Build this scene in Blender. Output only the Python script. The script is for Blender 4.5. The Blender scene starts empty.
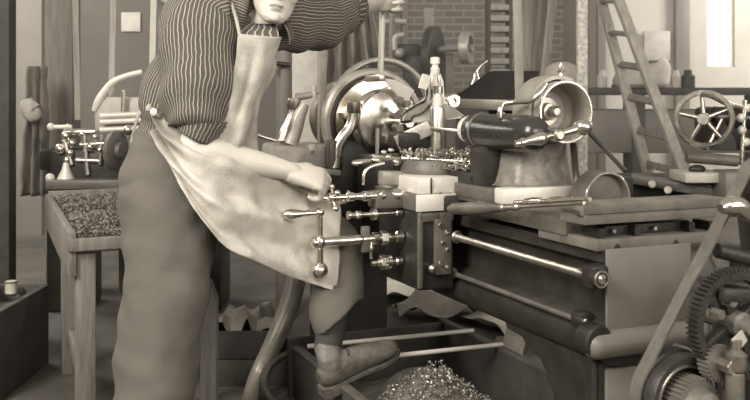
import bpy, bmesh, math, random
from mathutils import Vector as V, Matrix, noise
from math import sin, cos, pi, radians, sqrt, atan2
random.seed(7)
SC = bpy.context.scene
COL = SC.collection

# ------------------------------------------------------------------ camera frame and lathe frame
CAM_H = 1.2
FPX = 900.0
def W(px, py, d):                       # a photo pixel at a real distance d -> world point
    return V(((px-375)/FPX*d, d, CAM_H-(py-100)/FPX*d))
def wz(px, py, z):                      # the same on a horizontal plane
    return W(px, py, (CAM_H-z)*FPX/(py-100))
ANG = radians(-66.85)
CA, SA = cos(ANG), sin(ANG)
ORG = V((.61, 2.4, 0))
def to_world(p): return V((ORG.x+CA*p[0]-SA*p[1], ORG.y+SA*p[0]+CA*p[1], p[2]))
def L(px, py, X=None, Y=None, Z=None):  # the same in the lathe's own axes (X along the bed, Y across, Z up)
    rx, rz = (px-375)/FPX, -(py-100)/FPX
    if Z is not None: d = (Z-CAM_H)/rz
    elif X is not None: d = (X+CA*ORG.x+SA*ORG.y)/(CA*rx+SA)
    else: d = (Y-SA*ORG.x+CA*ORG.y)/(-SA*rx+CA)
    x, y = rx*d-ORG.x, d-ORG.y
    return V((CA*x+SA*y, -SA*x+CA*y, CAM_H+rz*d))

# ------------------------------------------------------------------ materials (procedural, toned like the print)
def tone(v):
    k = min(1, max(0, v))**.6
    return (v*1.03, v*(.912+.06*k), v*(.74+.13*k), 1)
MATS = {}
def mat(name, v, rough=.5, metal=0.0, var=.25, scale=8.0, bump=0.0, bscale=60.0, spec=.5, stretch=None, spots=None):
    if name in MATS: return MATS[name]
    m = bpy.data.materials.new(name); m.use_nodes = True
    nt = m.node_tree; N = nt.nodes; K = nt.links
    b = N['Principled BSDF']
    b.inputs['Roughness'].default_value = rough
    b.inputs['Metallic'].default_value = metal
    b.inputs['Specular IOR Level'].default_value = spec
    tc = N.new('ShaderNodeTexCoord'); mp = N.new('ShaderNodeMapping')
    K.new(tc.outputs['Object'], mp.inputs['Vector'])
    if stretch: mp.inputs['Scale'].default_value = stretch
    nz = N.new('ShaderNodeTexNoise'); nz.inputs['Scale'].default_value = scale
    nz.inputs['Detail'].default_value = 6; nz.inputs['Roughness'].default_value = .65
    K.new(mp.outputs['Vector'], nz.inputs['Vector'])
    rp = N.new('ShaderNodeValToRGB'); K.new(nz.outputs['Fac'], rp.inputs['Fac'])
    e = rp.color_ramp.elements
    e[0].position = .3; e[0].color = tone(v*(1-var)); e[1].position = .7; e[1].color = tone(min(.95, v*(1+var)))
    K.new(rp.outputs['Color'], b.inputs['Base Color'])
    mr = N.new('ShaderNodeMapRange'); K.new(nz.outputs['Fac'], mr.inputs['Value'])
    mr.inputs['To Min'].default_value = max(.03, rough-.1); mr.inputs['To Max'].default_value = min(1, rough+.12)
    K.new(mr.outputs['Result'], b.inputs['Roughness'])
    if bump:
        n2 = N.new('ShaderNodeTexNoise'); n2.inputs['Scale'].default_value = bscale; n2.inputs['Detail'].default_value = 5
        K.new(mp.outputs['Vector'], n2.inputs['Vector'])
        bp = N.new('ShaderNodeBump'); bp.inputs['Strength'].default_value = bump; bp.inputs['Distance'].default_value = .01
        K.new(n2.outputs['Fac'], bp.inputs['Height']); K.new(bp.outputs['Normal'], b.inputs['Normal'])
    MATS[name] = m
    return m
IRON   = mat('dark_cast_iron', .028, .42, 0, .4, 9, .2, 90, .35)
IRONW  = mat('worn_cast_iron', .11, .45, .1, .4, 7, .2, 70)
GREYP  = mat('grey_machine_paint', .16, .45, 0, .15, 4, .08, 120)
CAST   = mat('light_machined_casting', .33, .38, .35, .3, 9, .1, 80)
STEEL  = mat('polished_steel', .74, .2, 1, .12, 14)
STEELD = mat('brushed_steel', .50, .33, 1, .25, 20)
BRIGHT = mat('bright_machined_block', .66, .42, .15, .08, 12)
BLACKM = mat('black_enamel', .03, .22, 0, .3, 6)
LEATHER= mat('belt_leather', .11, .6, 0, .25, 25)
CHIP   = mat('steel_chips', .42, .42, .75, .35, 60)
SLABM  = mat('planed_iron_slab', .155, .7, 0, .3, 8, .15, 70, .2)
WOOD   = mat('grey_wood', .17, .7, 0, .35, 6, .25, 40, stretch=(6, 6, .6))
WOODL  = mat('pale_wood', .34, .7, 0, .3, 6, .2, 40, stretch=(6, 6, .6))
WOODD  = mat('dark_wood', .05, .7, 0, .4, 7, .3, 50)
PAPER  = mat('pale_paper', .55, .8, 0, .15, 9)
CLOTHD = mat('dark_cloth', .10, .9, 0, .3, 7, .3, 90)
TROUS  = mat('trouser_cloth', .115, .95, 0, .14, 6, .25, 220)
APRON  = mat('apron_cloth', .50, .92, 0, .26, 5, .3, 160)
SKIN   = mat('skin', .50, .5, 0, .06, 9, .08, 160)
LIP    = mat('lips', .30, .5, 0, .08, 30)
HAIR   = mat('hair', .05, .55, 0, .3, 30, .4, 120)
SHOE   = mat('shoe_leather', .13, .48, 0, .4, 16, .35, 60)
SHOED  = mat('shoe_sole', .12, .7, 0, .4, 22, .2, 60)
SOCK   = mat('dark_sock', .05, .9, 0, .2, 20)
EYEW   = mat('eye', .6, .25, 0, .02)
PLAST  = mat('plaster', .42, .9, 0, .12, 1.6, .1, 20)
FLOOR  = mat('shop_floor', .085, .8, 0, .5, 2.2, .3, 20)
PALEW  = mat('pale_painted_iron', .42, .5, 0, .2, 9)
ROPE   = mat('speckled_pipe', .42, .6, .1, .5, 55)
DARKG  = mat('dark_grey_paint', .07, .5, 0, .25, 5)
OILY   = mat('oily_grey', .17, .35, 0, .5, 14, .3, 60)

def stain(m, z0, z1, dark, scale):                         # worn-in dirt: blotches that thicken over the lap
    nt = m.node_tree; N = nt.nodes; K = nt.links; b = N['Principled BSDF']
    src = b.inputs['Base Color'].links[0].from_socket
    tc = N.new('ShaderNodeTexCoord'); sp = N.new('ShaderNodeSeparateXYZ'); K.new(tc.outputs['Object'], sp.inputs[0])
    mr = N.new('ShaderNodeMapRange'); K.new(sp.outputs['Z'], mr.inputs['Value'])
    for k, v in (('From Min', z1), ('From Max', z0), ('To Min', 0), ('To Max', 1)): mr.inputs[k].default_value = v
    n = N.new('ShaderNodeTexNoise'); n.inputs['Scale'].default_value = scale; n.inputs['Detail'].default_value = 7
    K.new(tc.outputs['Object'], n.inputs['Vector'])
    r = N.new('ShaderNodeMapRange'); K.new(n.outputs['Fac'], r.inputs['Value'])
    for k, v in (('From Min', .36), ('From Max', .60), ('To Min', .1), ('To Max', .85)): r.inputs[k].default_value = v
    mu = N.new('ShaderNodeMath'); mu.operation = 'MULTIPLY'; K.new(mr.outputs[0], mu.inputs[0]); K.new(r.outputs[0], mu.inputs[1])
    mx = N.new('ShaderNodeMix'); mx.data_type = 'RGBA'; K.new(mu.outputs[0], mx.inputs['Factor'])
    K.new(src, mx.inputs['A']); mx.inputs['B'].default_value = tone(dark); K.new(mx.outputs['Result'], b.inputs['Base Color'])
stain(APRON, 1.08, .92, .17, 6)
def stripes():
    m = bpy.data.materials.new('striped_shirt_cloth'); m.use_nodes = True
    nt = m.node_tree; N = nt.nodes; K = nt.links; b = N['Principled BSDF']
    b.inputs['Roughness'].default_value = .92; b.inputs['Specular IOR Level'].default_value = .2
    uv = N.new('ShaderNodeUVMap'); sp = N.new('ShaderNodeSeparateXYZ'); K.new(uv.outputs['UV'], sp.inputs[0])
    fr = N.new('ShaderNodeMath'); fr.operation = 'FRACT'; tc0 = N.new('ShaderNodeTexCoord'); n0 = N.new('ShaderNodeTexNoise'); n0.inputs['Scale'].default_value = 16; K.new(tc0.outputs['Object'], n0.inputs['Vector'])
    ad = N.new('ShaderNodeMath'); ad.operation = 'MULTIPLY_ADD'; K.new(n0.outputs['Fac'], ad.inputs[0]); ad.inputs[1].default_value = 1.6; K.new(sp.outputs['X'], ad.inputs[2]); K.new(ad.outputs[0], fr.inputs[0])
    rp = N.new('ShaderNodeValToRGB'); K.new(fr.outputs[0], rp.inputs['Fac'])
    e = rp.color_ramp.elements
    e[0].position = .0; e[0].color = tone(.085)
    e[1].position = .36; e[1].color = tone(.085)
    for p, c in ((.42, .36), (.56, .36), (.62, .08)):
        q = e.new(p); q.color = tone(c)
    K.new(rp.outputs['Color'], b.inputs['Base Color'])
    tc = N.new('ShaderNodeTexCoord'); nz = N.new('ShaderNodeTexNoise'); nz.inputs['Scale'].default_value = 40
    K.new(tc.outputs['Object'], nz.inputs['Vector'])
    bp = N.new('ShaderNodeBump'); bp.inputs['Strength'].default_value = .3; bp.inputs['Distance'].default_value = .01
    K.new(nz.outputs['Fac'], bp.inputs['Height']); K.new(bp.outputs['Normal'], b.inputs['Normal'])
    return m
SHIRT = stripes()

def brickmat():
    m = bpy.data.materials.new('brick_wall'); m.use_nodes = True
    nt = m.node_tree; N = nt.nodes; K = nt.links; b = N['Principled BSDF']; b.inputs['Roughness'].default_value = .9
    tc = N.new('ShaderNodeTexCoord'); sx = N.new('ShaderNodeSeparateXYZ'); cx = N.new('ShaderNodeCombineXYZ')
    K.new(tc.outputs['Object'], sx.inputs[0]); K.new(sx.outputs['X'], cx.inputs['X']); K.new(sx.outputs['Z'], cx.inputs['Y'])
    br = N.new('ShaderNodeTexBrick'); K.new(cx.outputs[0], br.inputs['Vector'])
    br.inputs['Color1'].default_value = tone(.22); br.inputs['Color2'].default_value = tone(.29); br.inputs['Mortar'].default_value = tone(.44)
    br.inputs['Scale'].default_value = 1; br.inputs['Brick Width'].default_value = .24; br.inputs['Row Height'].default_value = .085
    br.inputs['Mortar Size'].default_value = .012; br.inputs['Bias'].default_value = 0
    K.new(br.outputs['Color'], b.inputs['Base Color'])
    return m
BRICK = brickmat()
def emit(name, v, s):
    m = bpy.data.materials.new(name); m.use_nodes = True
    b = m.node_tree.nodes['Principled BSDF']; b.inputs['Base Color'].default_value = tone(.6)
    b.inputs['Emission Color'].default_value = tone(v); b.inputs['Emission Strength'].default_value = s
    return m
PANE = emit('daylit_window_pane', .95, 1.4)

# ------------------------------------------------------------------ mesh builder
OFF = {}
class MB:
    def __init__(s):
        s.bm = bmesh.new(); s.uv = None
    def box(s, c, size, bev=.003, rot=None, seg=2):
        m = Matrix.Translation(V(c))
        if rot is not None: m = m @ (rot.to_4x4() if isinstance(rot, Matrix) else Matrix.Rotation(rot, 4, 'Z'))
        m = m @ Matrix.Diagonal((size[0], size[1], size[2], 1))
        r = bmesh.ops.create_cube(s.bm, size=1, matrix=m)
        if bev:
            ed = list({e for v in r['verts'] for e in v.link_edges})
            bmesh.ops.bevel(s.bm, geom=ed, offset=min(bev, min(size)*.45), segments=seg, affect='EDGES', profile=.5)
        return s
    def bar(s, a, b, w, h, bev=.002, up=(0, 0, 1)):        # box beam from a to b, w across, h along up
        a, b = V(a), V(b); z = (b-a); ln = z.length; z.normalize()
        u = V(up); 
        if abs(u.dot(z)) > .98: u = V((0, 1, 0))
        x = u.cross(z).normalized(); y = z.cross(x)
        R = Matrix((x, y, z)).transposed()
        return s.box((a+b)/2, (w, h, ln), bev, R)
    def rev(s, p, ax, prof, seg=28):                       # surface of revolution
        p = V(p); ax = V(ax).normalized()
        u = ax.orthogonal().normalized(); w = ax.cross(u)
        rings = []
        for t, r in prof:
            c = p+ax*t
            if r < 1e-6: rings.append([s.bm.verts.new(c)])
            else: rings.append([s.bm.verts.new(c+(u*cos(2*pi*k/seg)+w*sin(2*pi*k/seg))*r) for k in range(seg)])
        for A, B in zip(rings, rings[1:]):
            for k in range(seg):
                k2 = (k+1) % seg
                if len(A) == 1 and len(B) == 1: continue
                try:
                    if len(A) == 1: s.bm.faces.new((A[0], B[k2], B[k]))
                    elif len(B) == 1: s.bm.faces.new((A[k], A[k2], B[0]))
                    else: s.bm.faces.new((A[k], A[k2], B[k2], B[k]))
                except ValueError: pass
        return s
    def cyl(s, a, b, r, r2=None, seg=20, bev=None):
        a, b = V(a), V(b); d = b-a; ln = d.length; r2 = r if r2 is None else r2
        e = min(r, r2)*.15 if bev is None else bev
        e = min(e, ln*.3)
        if e <= 0: return s.rev(a, d, [(0, 0), (0, r), (ln, r2), (ln, 0)], seg)
        return s.rev(a, d, [(0, 0), (0, r-e), (e, r), (ln-e, r2), (ln, r2-e), (ln, 0)], seg)
    def hexa(s, a, b, r): return s.cyl(a, b, r, seg=6, bev=.0012)
    def sph(s, c, r, sc=(1, 1, 1), seg=18):
        m = Matrix.Translation(V(c)) @ Matrix.Diagonal((r*sc[0], r*sc[1], r*sc[2], 1))
        bmesh.ops.create_uvsphere(s.bm, u_segments=seg, v_segments=max(8, seg*2//3), radius=1, matrix=m); return s
    def ell(s, c, axes, R=None, seg=20):
        m = Matrix.Translation(V(c)) @ (R.to_4x4() if R else Matrix()) @ Matrix.Diagonal((*axes, 1))
        bmesh.ops.create_uvsphere(s.bm, u_segments=seg, v_segments=max(8, seg*2//3), radius=1, matrix=m); return s
    def prism(s, poly, ext):
        ext = V(ext)
        A = [s.bm.verts.new(V(p)) for p in poly]; B = [s.bm.verts.new(V(p)+ext) for p in poly]; n = len(A)
        s.bm.faces.new(A[::-1]); s.bm.faces.new(B)
        for i in range(n): s.bm.faces.new((A[i], A[(i+1) % n], B[(i+1) % n], B[i]))
        return s
    def ring(s, c, ax, ro, ri, w, seg=48, bev=.003):       # flat hoop, centred on c, width w along ax
        ax = V(ax).normalized(); p = V(c)-ax*w/2; b = min(bev, (ro-ri)*.3, w*.3)
        return s.rev(p, ax, [(0, ri+b), (0, ro-b), (b, ro), (w-b, ro), (w, ro-b), (w, ri+b), (w-b, ri), (b, ri), (0, ri+b)], seg)
    def loft(s, pts, rad, seg=20, up=(0, 0, 1), sub=4, cap=True, disp=None, uvn=None, tang=None, sq=2.0):
        P = [V(p) for p in pts]; Rr = [(r, r) if not isinstance(r, (tuple, list)) else r for r in rad]
        n = len(P); C = []; RR = []
        for i in range(n-1):
            p0, p1, p2, p3 = P[max(0, i-1)], P[i], P[i+1], P[min(n-1, i+2)]
            q0, q1, q2, q3 = Rr[max(0, i-1)], Rr[i], Rr[i+1], Rr[min(n-1, i+2)]
            for k in range(sub):
                t = k/sub
                f = lambda a, b, c, d: .5*((2*b)+(-a+c)*t+(2*a-5*b+4*c-d)*t*t+(-a+3*b-3*c+d)*t**3)
                C.append(f(p0, p1, p2, p3)); RR.append((f(q0[0], q1[0], q2[0], q3[0]), f(q0[1], q1[1], q2[1], q3[1])))
        C.append(P[-1]); RR.append(Rr[-1])
        m = len(C); upv = V(up); rings = []; ln = 0
        if uvn and s.uv is None: s.uv = s.bm.loops.layers.uv.new('UVMap')
        pu = None
        for i in range(m):
            t = (C[min(m-1, i+1)]-C[max(0, i-1)]).normalized()
            if tang and i in tang: t = V(tang[i]).normalized()
            if tang and 'end' in tang and i >= m-1-sub:
                t = t.lerp(V(tang['end']).normalized(), (i-(m-1-sub))/sub).normalized()
            if tang and 'start' in tang and i <= sub:
                t = t.lerp(V(tang['start']).normalized(), 1-i/sub).normalized()
            u = upv if pu is None else pu
            u = (u-t*u.dot(t)).normalized(); pu = u if up is None or True else None
            sd = t.cross(u)
            ring = []
            if i: ln += (C[i]-C[i-1]).length
            for k in range(seg):
                a = 2*pi*k/seg; ca, sa = cos(a), sin(a)
                if sq != 2.0:
                    ca = math.copysign(abs(ca)**(2/sq), ca); sa = math.copysign(abs(sa)**(2/sq), sa)
                o = sd*RR[i][0]*ca+u*RR[i][1]*sa
                if disp: o = o*(1+disp(i/(m-1), a, C[i]+o))
                ring.append(s.bm.verts.new(C[i]+o))
            rings.append((ring, ln))
        for (A, la), (B, lb) in zip(rings, rings[1:]):
            for k in range(seg):
                f = s.bm.faces.new((A[k], A[(k+1) % seg], B[(k+1) % seg], B[k]))
                if uvn:
                    for lp, (uu, vv) in zip(f.loops, ((k, la), (k+1, la), (k+1, lb), (k, lb))): lp[s.uv].uv = (uu/seg*uvn, vv)
        if cap:
            for ring, c in ((rings[0][0][::-1], C[0]), (rings[-1][0], C[-1])):
                try: s.bm.faces.new(ring)
                except ValueError: pass
        return s
    def tube(s, pts, r, seg=12, sub=5):
        rad = r if isinstance(r, (list, tuple)) else [r]*len(pts)
        d = (V(pts[1])-V(pts[0])).normalized()
        return s.loft(pts, rad, seg, d.orthogonal(), sub)
    def grid(s, rows, sub=6, wr=0, th=.003, freq=12, fold=None):       # cloth sheet through rows of control points
        R = [[V(p) for p in r] for r in rows]
        def cr(a, t):
            n = len(a); x = t*(n-1); i = min(n-2, int(x)); f = x-i
            p0, p1, p2, p3 = a[max(0, i-1)], a[i], a[i+1], a[min(n-1, i+2)]
            return .5*((2*p1)+(-p0+p2)*f+(2*p0-5*p1+4*p2-p3)*f*f+(-p0+3*p1-3*p2+p3)*f**3)
        nu = (len(R[0])-1)*sub; nv = (len(R)-1)*sub
        G = []
        for j in range(nv+1):
            col = [cr([r[i] for r in R], j/nv) for i in range(len(R[0]))]
            G.append([cr(col, i/nu) for i in range(nu+1)])
        nr = {}
        for j in range(nv+1):
            for i in range(nu+1):
                a = G[j][min(nu, i+1)]-G[j][max(0, i-1)]; b = G[min(nv, j+1)][i]-G[max(0, j-1)][i]
                nr[j, i] = a.cross(b).normalized()
        F = [[None]*(nu+1) for _ in range(nv+1)]; B = [[None]*(nu+1) for _ in range(nv+1)]
        for j in range(nv+1):
            for i in range(nu+1):
                p = G[j][i]; n = nr[j, i]
                if fold: p = p+n*fold(i/nu, j/nv, p)
                if wr: p = p+n*(wr*noise.noise(p*freq)+wr*.5*noise.noise(p*freq*2.3+V((3, 1, 2))))
                F[j][i] = s.bm.verts.new(p); B[j][i] = s.bm.verts.new(p+n*th)
        for j in range(nv):
            for i in range(nu):
                s.bm.faces.new((F[j][i], F[j+1][i], F[j+1][i+1], F[j][i+1]))
                s.bm.faces.new((B[j][i], B[j][i+1], B[j+1][i+1], B[j+1][i]))
        def edge(a, b, c, d):
            try: s.bm.faces.new((a, b, c, d))
            except ValueError: pass
        for i in range(nu):
            edge(F[0][i], F[0][i+1], B[0][i+1], B[0][i]); edge(F[nv][i+1], F[nv][i], B[nv][i], B[nv][i+1])
        for j in range(nv):
            edge(F[j+1][0], F[j][0], B[j][0], B[j+1][0]); edge(F[j][nu], F[j+1][nu], B[j+1][nu], B[j][nu])
        return s
    def arc(s, c, ro, ri, x0, x1, a0, a1, n=28):          # part of a hoop about an axis along X
        c = V(c); S = []
        for k in range(n+1):
            a = radians(a0+(a1-a0)*k/n); d = V((0, cos(a), sin(a)))
            S.append([s.bm.verts.new(c+d*r+V((x, 0, 0))) for r, x in ((ri, x0), (ro, x0), (ro, x1), (ri, x1))])
        for A, B in zip(S, S[1:]):
            for k in range(4): s.bm.faces.new((A[k], A[(k+1) % 4], B[(k+1) % 4], B[k]))
        s.bm.faces.new(S[0]); s.bm.faces.new(S[-1][::-1])
        return s
    def gear(s, c, ax, r, n, w, tooth=.008, hole=None):
        ax = V(ax).normalized(); u = ax.orthogonal().normalized(); v = ax.cross(u); c = V(c)-ax*w/2
        out = []
        for k in range(n):
            for f, q in ((0, r-tooth), (.2, r-tooth*.1), (.5, r-tooth*.1), (.7, r-tooth)):
                a = 2*pi*(k+f)/n; out.append((u*cos(a)+v*sin(a), q))
        h = hole or r*.1
        L1 = [[s.bm.verts.new(c+d*q+ax*t) for d, q in out] for t in (0, w)]
        L2 = [[s.bm.verts.new(c+d*h+ax*t) for d, q in out] for t in (0, w)]
        m = len(out)
        for k in range(m):
            j = (k+1) % m
            s.bm.faces.new((L1[0][k], L1[0][j], L1[1][j], L1[1][k])); s.bm.faces.new((L2[0][j], L2[0][k], L2[1][k], L2[1][j]))
            s.bm.faces.new((L1[1][k], L1[1][j], L2[1][j], L2[1][k])); s.bm.faces.new((L1[0][j], L1[0][k], L2[0][k], L2[0][j]))
        return s
    def build(s, name, m, parent=None, off=None, ang=38, remesh=None, smooth_it=0):
        o0 = V(off) if off is not None else OFF.get(parent.name, V()) if parent else V()
        bmesh.ops.translate(s.bm, verts=s.bm.verts, vec=-o0)
        bmesh.ops.recalc_face_normals(s.bm, faces=s.bm.faces)
        me = bpy.data.meshes.new(name); s.bm.to_mesh(me); s.bm.free()
        o = bpy.data.objects.new(name, me); COL.objects.link(o)
        if remesh:
            md = o.modifiers.new('r', 'REMESH'); md.mode = 'VOXEL'; md.voxel_size = remesh; md.use_smooth_shade = True
            if smooth_it:
                sm = o.modifiers.new('s', 'SMOOTH'); sm.iterations = smooth_it; sm.factor = .5
            dg = bpy.context.evaluated_depsgraph_get(); me2 = bpy.data.meshes.new_from_object(o.evaluated_get(dg))
            o.modifiers.clear(); o.data = me2; bpy.data.meshes.remove(me); me = me2; me.name = name
        for p in me.polygons: p.use_smooth = True
        me.set_sharp_from_angle(angle=radians(ang))
        me.materials.clear()
        for q in (m if isinstance(m, list) else [m]): me.materials.append(q)
        if parent:
            o.parent = parent
            OFF[o.name] = o0
        else:
            o.location = o0
        return o
def tag(o, label, cat, group=None, kind=None):
    if label: o['label'] = label
    if cat: o['category'] = cat
    if group: o['group'] = group
    if kind: o['kind'] = kind
    return o
def thing(name, label, cat, loc, group=None, frame=False):
    o = bpy.data.objects.new(name, None); COL.objects.link(o); o.empty_display_size = .1
    if frame: o.location = to_world(loc); o.rotation_euler = (0, 0, ANG)
    else: o.location = loc
    OFF[o.name] = V(loc)
    return tag(o, label, cat, group)
def struct(name, mb, m): return tag(mb.build(name, m), None, None, None, 'structure')
YX, XX, ZX = V((0, 1, 0)), V((1, 0, 0)), V((0, 0, 1))

# ------------------------------------------------------------------ the turret lathe
T = thing('turret_lathe', 'large dark iron turret lathe the machinist works at, filling the middle', 'lathe', (-.8, .1, 0), frame=True)
# bed
bed = MB()
prof = [(0, .80), (0, .765), (.035, .745), (.035, .615), (.0, .60), (-.02, .565), (-.02, .525), (0, .495), (.06, .48), (.23, .48), (.29, .495),
        (.31, .525), (.31, .565), (.29, .60), (.255, .615), (.255, .745), (.29, .765), (.29, .80), (.26, .80), (.245, .815), (.23, .80), (.06, .80), (.045, .815), (.03, .80)]
bed.prism([(-2.4, y, z) for y, z in prof], (2.4, 0, 0))
bedo = bed.build('bed', IRON, T, ang=50)
MB().box((.006, .145, .69), (.012, .285, .225), .004).build('end_panel', GREYP, T)
mb = MB(); mb.cyl((.012, -.035, .552), (.012, .31, .552), .036, seg=24)
mb.sph((.012, -.035, .552), .036).sph((.012, .31, .552), .036); mb.build('end_moulding', GREYP, T)
MB().cyl((-.03, -.035, .565), (.03, -.035, .565), .044, seg=24).build('moulding_boss', IRON, T)
# feet
leg = MB()
leg.prism([(-.01, .0, 0), (-.01, .0, .5), (-.50, .0, .5), (-.49, .0, .478), (-.40, .0, .472), (-.375, .0, .45), (-.36, .0, .442), (-.30, .0, .43), (-.27, .0, .40), (-.262, .0, .37),
           (-.235, .0, .35), (-.215, .0, .30), (-.2, .0, .2), (-.2, .0, .05), (-.25, .0, 0)], (0, .29, 0))
leg.bar((-.03, -.006, .02), (-.03, -.006, .5), .016, .02, .005).bar((-.185, -.006, .02), (-.185, -.006, .3), .016, .02, .005)
leg.box((-.105, .145, .03), (.27, .36, .06), .01)
leg.build('leg', IRON, T)
MB().box((-.005, .145, .25), (.02, .27, .46), .006).build('leg_end_panel', GREYP, T)
leg = MB(); leg.prism([(-2.08, 0, 0), (-2.08, 0, .5), (-2.38, 0, .5), (-2.4, 0, 0)], (0, .29, 0)); leg.build('leg', IRON, T)
pts = [wz(246, 420, 0), W(256, 380, 3.62), W(276, 338, 3.66), W(291, 300, 3.72), W(297, 268, 3.78), W(297, 240, 3.84)]
cl = [V((CA*(p.x-ORG.x)+SA*(p.y-ORG.y), -SA*(p.x-ORG.x)+CA*(p.y-ORG.y), p.z)) for p in pts]
cl.append(V((-1.9, -.02, .68)))
MB().loft(cl, [(.032, .04), (.032, .035), (.036, .04), (.04, .04), (.04, .04), (.04, .04), (.04, .04)], 16, sq=2.6).build('curved_leg', CAST, T)
# lead screw and feed rod
mb = MB(); pf = [(0, 0)]
for k in range(94):
    x = .0+k*.0085; pf += [(x, .0125), (x+.003, .0125), (x+.0045, .0098), (x+.0075, .0098)]
pf.append((.80, 0)); mb.rev((-.79, -.032, .73), XX, pf, 18); mb.build('lead_screw', STEELD, T)
MB().cyl((-.775, -.032, .73), (-.755, -.032, .73), .022, seg=24).build('lead_screw_collar', STEELD, T)
mb = MB(); mb.box((-.01, -.02, .73), (.05, .06, .065), .012).cyl((0, -.032, .73), (.035, -.032, .73), .0235, seg=24)
q = mb.build('lead_screw_bracket', IRON, T)
mb = MB(); mb.rev((.034, -.032, .73), XX, [(0, 0), (0, .013), (.003, .013), (.006, .009), (.012, .008), (.013, 0)], 20); mb.build('end_screw', STEEL, q)
MB().ring((.034, -.032, .73), XX, .0235, .018, .004).build('rim', STEELD, q)
MB().cyl((-1.5, -.03, .60), (-.06, -.03, .60), .0085, seg=14).build('feed_rod', IRONW, T)
mb = MB(); mb.box((-.075, -.015, .6), (.05, .05, .05), .012).cyl((-.07, -.03, .6), (-.04, -.03, .6), .018)
q = mb.build('feed_rod_bracket', IRON, T)
MB().rev((-.042, -.03, .6), XX, [(0, 0), (0, .012), (.004, .011), (.006, .006), (.011, .005), (.012, 0)], 18).build('end_screw', STEEL, q)
MB().cyl((-.815, -.03, .6), (-.79, -.03, .6), .02).build('feed_rod_collar', STEELD, T)

# carriage: saddle, apron, slide
mb = MB(); mb.box((-.955, -.10, .70), (.345, .14, .30), .012).build('apron', IRON, T)
mb = MB()                                      # light edge frame on the apron's end with a pocket in it
mb.bar((-.776, -.166, .56), (-.776, -.166, .82), .018, .014, .004, (1, 0, 0)).bar((-.776, -.10, .80), (-.776, -.04, .80), .03, .014, .004, (1, 0, 0))
mb.bar((-.776, -.17, .80), (-.776, -.09, .80), .03, .014, .004, (1, 0, 0))
mb.build('apron_edge', IRONW, T)
q = MB().box((-.768, -.085, .70), (.022, .062, .19), .004).build('clamp_plate', IRONW, T)
for y, z in ((-.10, .775), (-.075, .75), (-.09, .715), (-.072, .69), (-.10, .645), (-.072, .63)):
    MB().rev((-.758, y, z), XX, [(0, 0), (0, .0085), (.006, .0085), (.009, .005), (.009, 0)], 12).build('bolt', STEEL, q)
MB().sph((-.755, -.13, .63), .016).cyl((-.78, -.13, .63), (-.755, -.13, .63), .01).build('plunger_knob', STEEL, T)
mb = MB(); mb.box((-.96, -.103, .850), (.35, .152, .058), .004); sfo = mb.build('saddle_front', IRONW, T)
MB().box((-.779, -.103, .850), (.012, .15, .057), .002).build('machined_end', BRIGHT, sfo)
mb = MB(); mb.box((-.965, -.045, .905), (.34, .235, .056), .004).build('cross_slide', BRIGHT, T)
MB().box((-.792, -.115, .905), (.005, .006, .056), .001).build('gib_line', BLACKM, T)
mb = MB(); mb.box((-.95, .10, .84), (.36, .36, .07), .01).build('saddle', IRON, T)
for y in (-.09, -.03): MB().hexa((-.80, y, .878), (-.775, y, .878), .009).build('gib_bolt', STEELD, T)
MB().rev((-.99, -.01, .93), ZX, [(0, 0), (0, .115), (.018, .118), (.03, .112), (.052, .108), (.056, .10), (.056, 0)], 40).build('swivel_base', IRONW, T)
MB().box((-.88, .13, .915), (.40, .28, .075), .01).build('chip_covered_slide', IRON, T)
MB().box((-.70, .09, .872), (.34, .22, .035), .008).build('slide_way', IRONW, T)
# tool post
X0 = -1.0
def tz(y): return L(438, y, X=X0)
tb = tz(130); ty = tb.y
def zz(y): return L(438, y, X=X0).z
tp = MB(); tp.rev((X0, ty, zz(152)), ZX, [(0, 0), (0, .042), (.008, .042), (.014, .031), (zz(109)-zz(152), .03), (zz(106)-zz(152), .026), (zz(104)-zz(152), 0)], 28)
tpo = tp.build('tool_post', STEELD, T)
MB().rev((X0, ty, zz(106)), ZX, [(0, 0), (0, .02), (.03, .02), (.034, .014), (.062, .013), (.064, 0)], 22).build('collar', BRIGHT, tpo)
MB().cyl((X0, ty, zz(94)), (X0, ty, zz(86)), .018).build('nut', STEEL, tpo)
for dy in (-.021, .017): MB().bar((X0, ty+dy-.006, zz(90)), (X0, ty+dy*.6-.012, zz(72)), .007, .009, .001).build('prong', STEELD, tpo)
MB().rev((X0, ty-.012, zz(76)), ZX, [(0, 0), (0, .012), (.012, .017), (.03, .017), (.034, .012), (.042, .012), (.045, .018), (.066, .018), (.07, .012), (.07, 0)], 20).build('knob', BRIGHT, tpo)
# tool block and holder arm
a, b = L(398, 143, X=-1.10), L(432, 127, X=-1.02)
MB().bar(a, b, .06, .055, .005).build('tool_block', CAST, T)
MB().bar(L(431, 128, X=-.98), L(470, 132, X=-.86), .02, .012, .003).build('cutting_tool', STEELD, T)
# levers lying over the slide
mb = MB(); a, b = L(402, 158, X=-1.0), L(492, 163, X=-.78); mb.cyl(a, b, .0065, seg=14); mb.build('slide_lever', STEEL, T)
for px_, py_, r, sx in ((377, 160, .014, 1.5), (389, 157, .012, 1.3), (397, 162, .015, 1.2), (409, 157, .019, .8), (384, 152, .01, 1.2), (391, 150, .01, 1.2)):
    MB().sph(L(px_, py_, X=-1.02), r, (1, sx, .85)).build('ball_grip', STEEL, T)
MB().cyl(L(372, 156, X=-1.02), L(412, 160, X=-1.02), .008, seg=14).build('grip_spindle', STEELD, T)
MB().tube([L(352, 163, X=-1.05), L(358, 163, X=-1.05), L(372, 160, X=-1.05)], [.008, .013, .006]).build('lever_tip', STEEL, T)
MB().tube([L(363, 185, X=-.98), L(364, 174, X=-.98), L(370, 167, X=-.98), L(384, 163, X=-.98)], .006).build('oil_pipe', STEEL, T)
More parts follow.
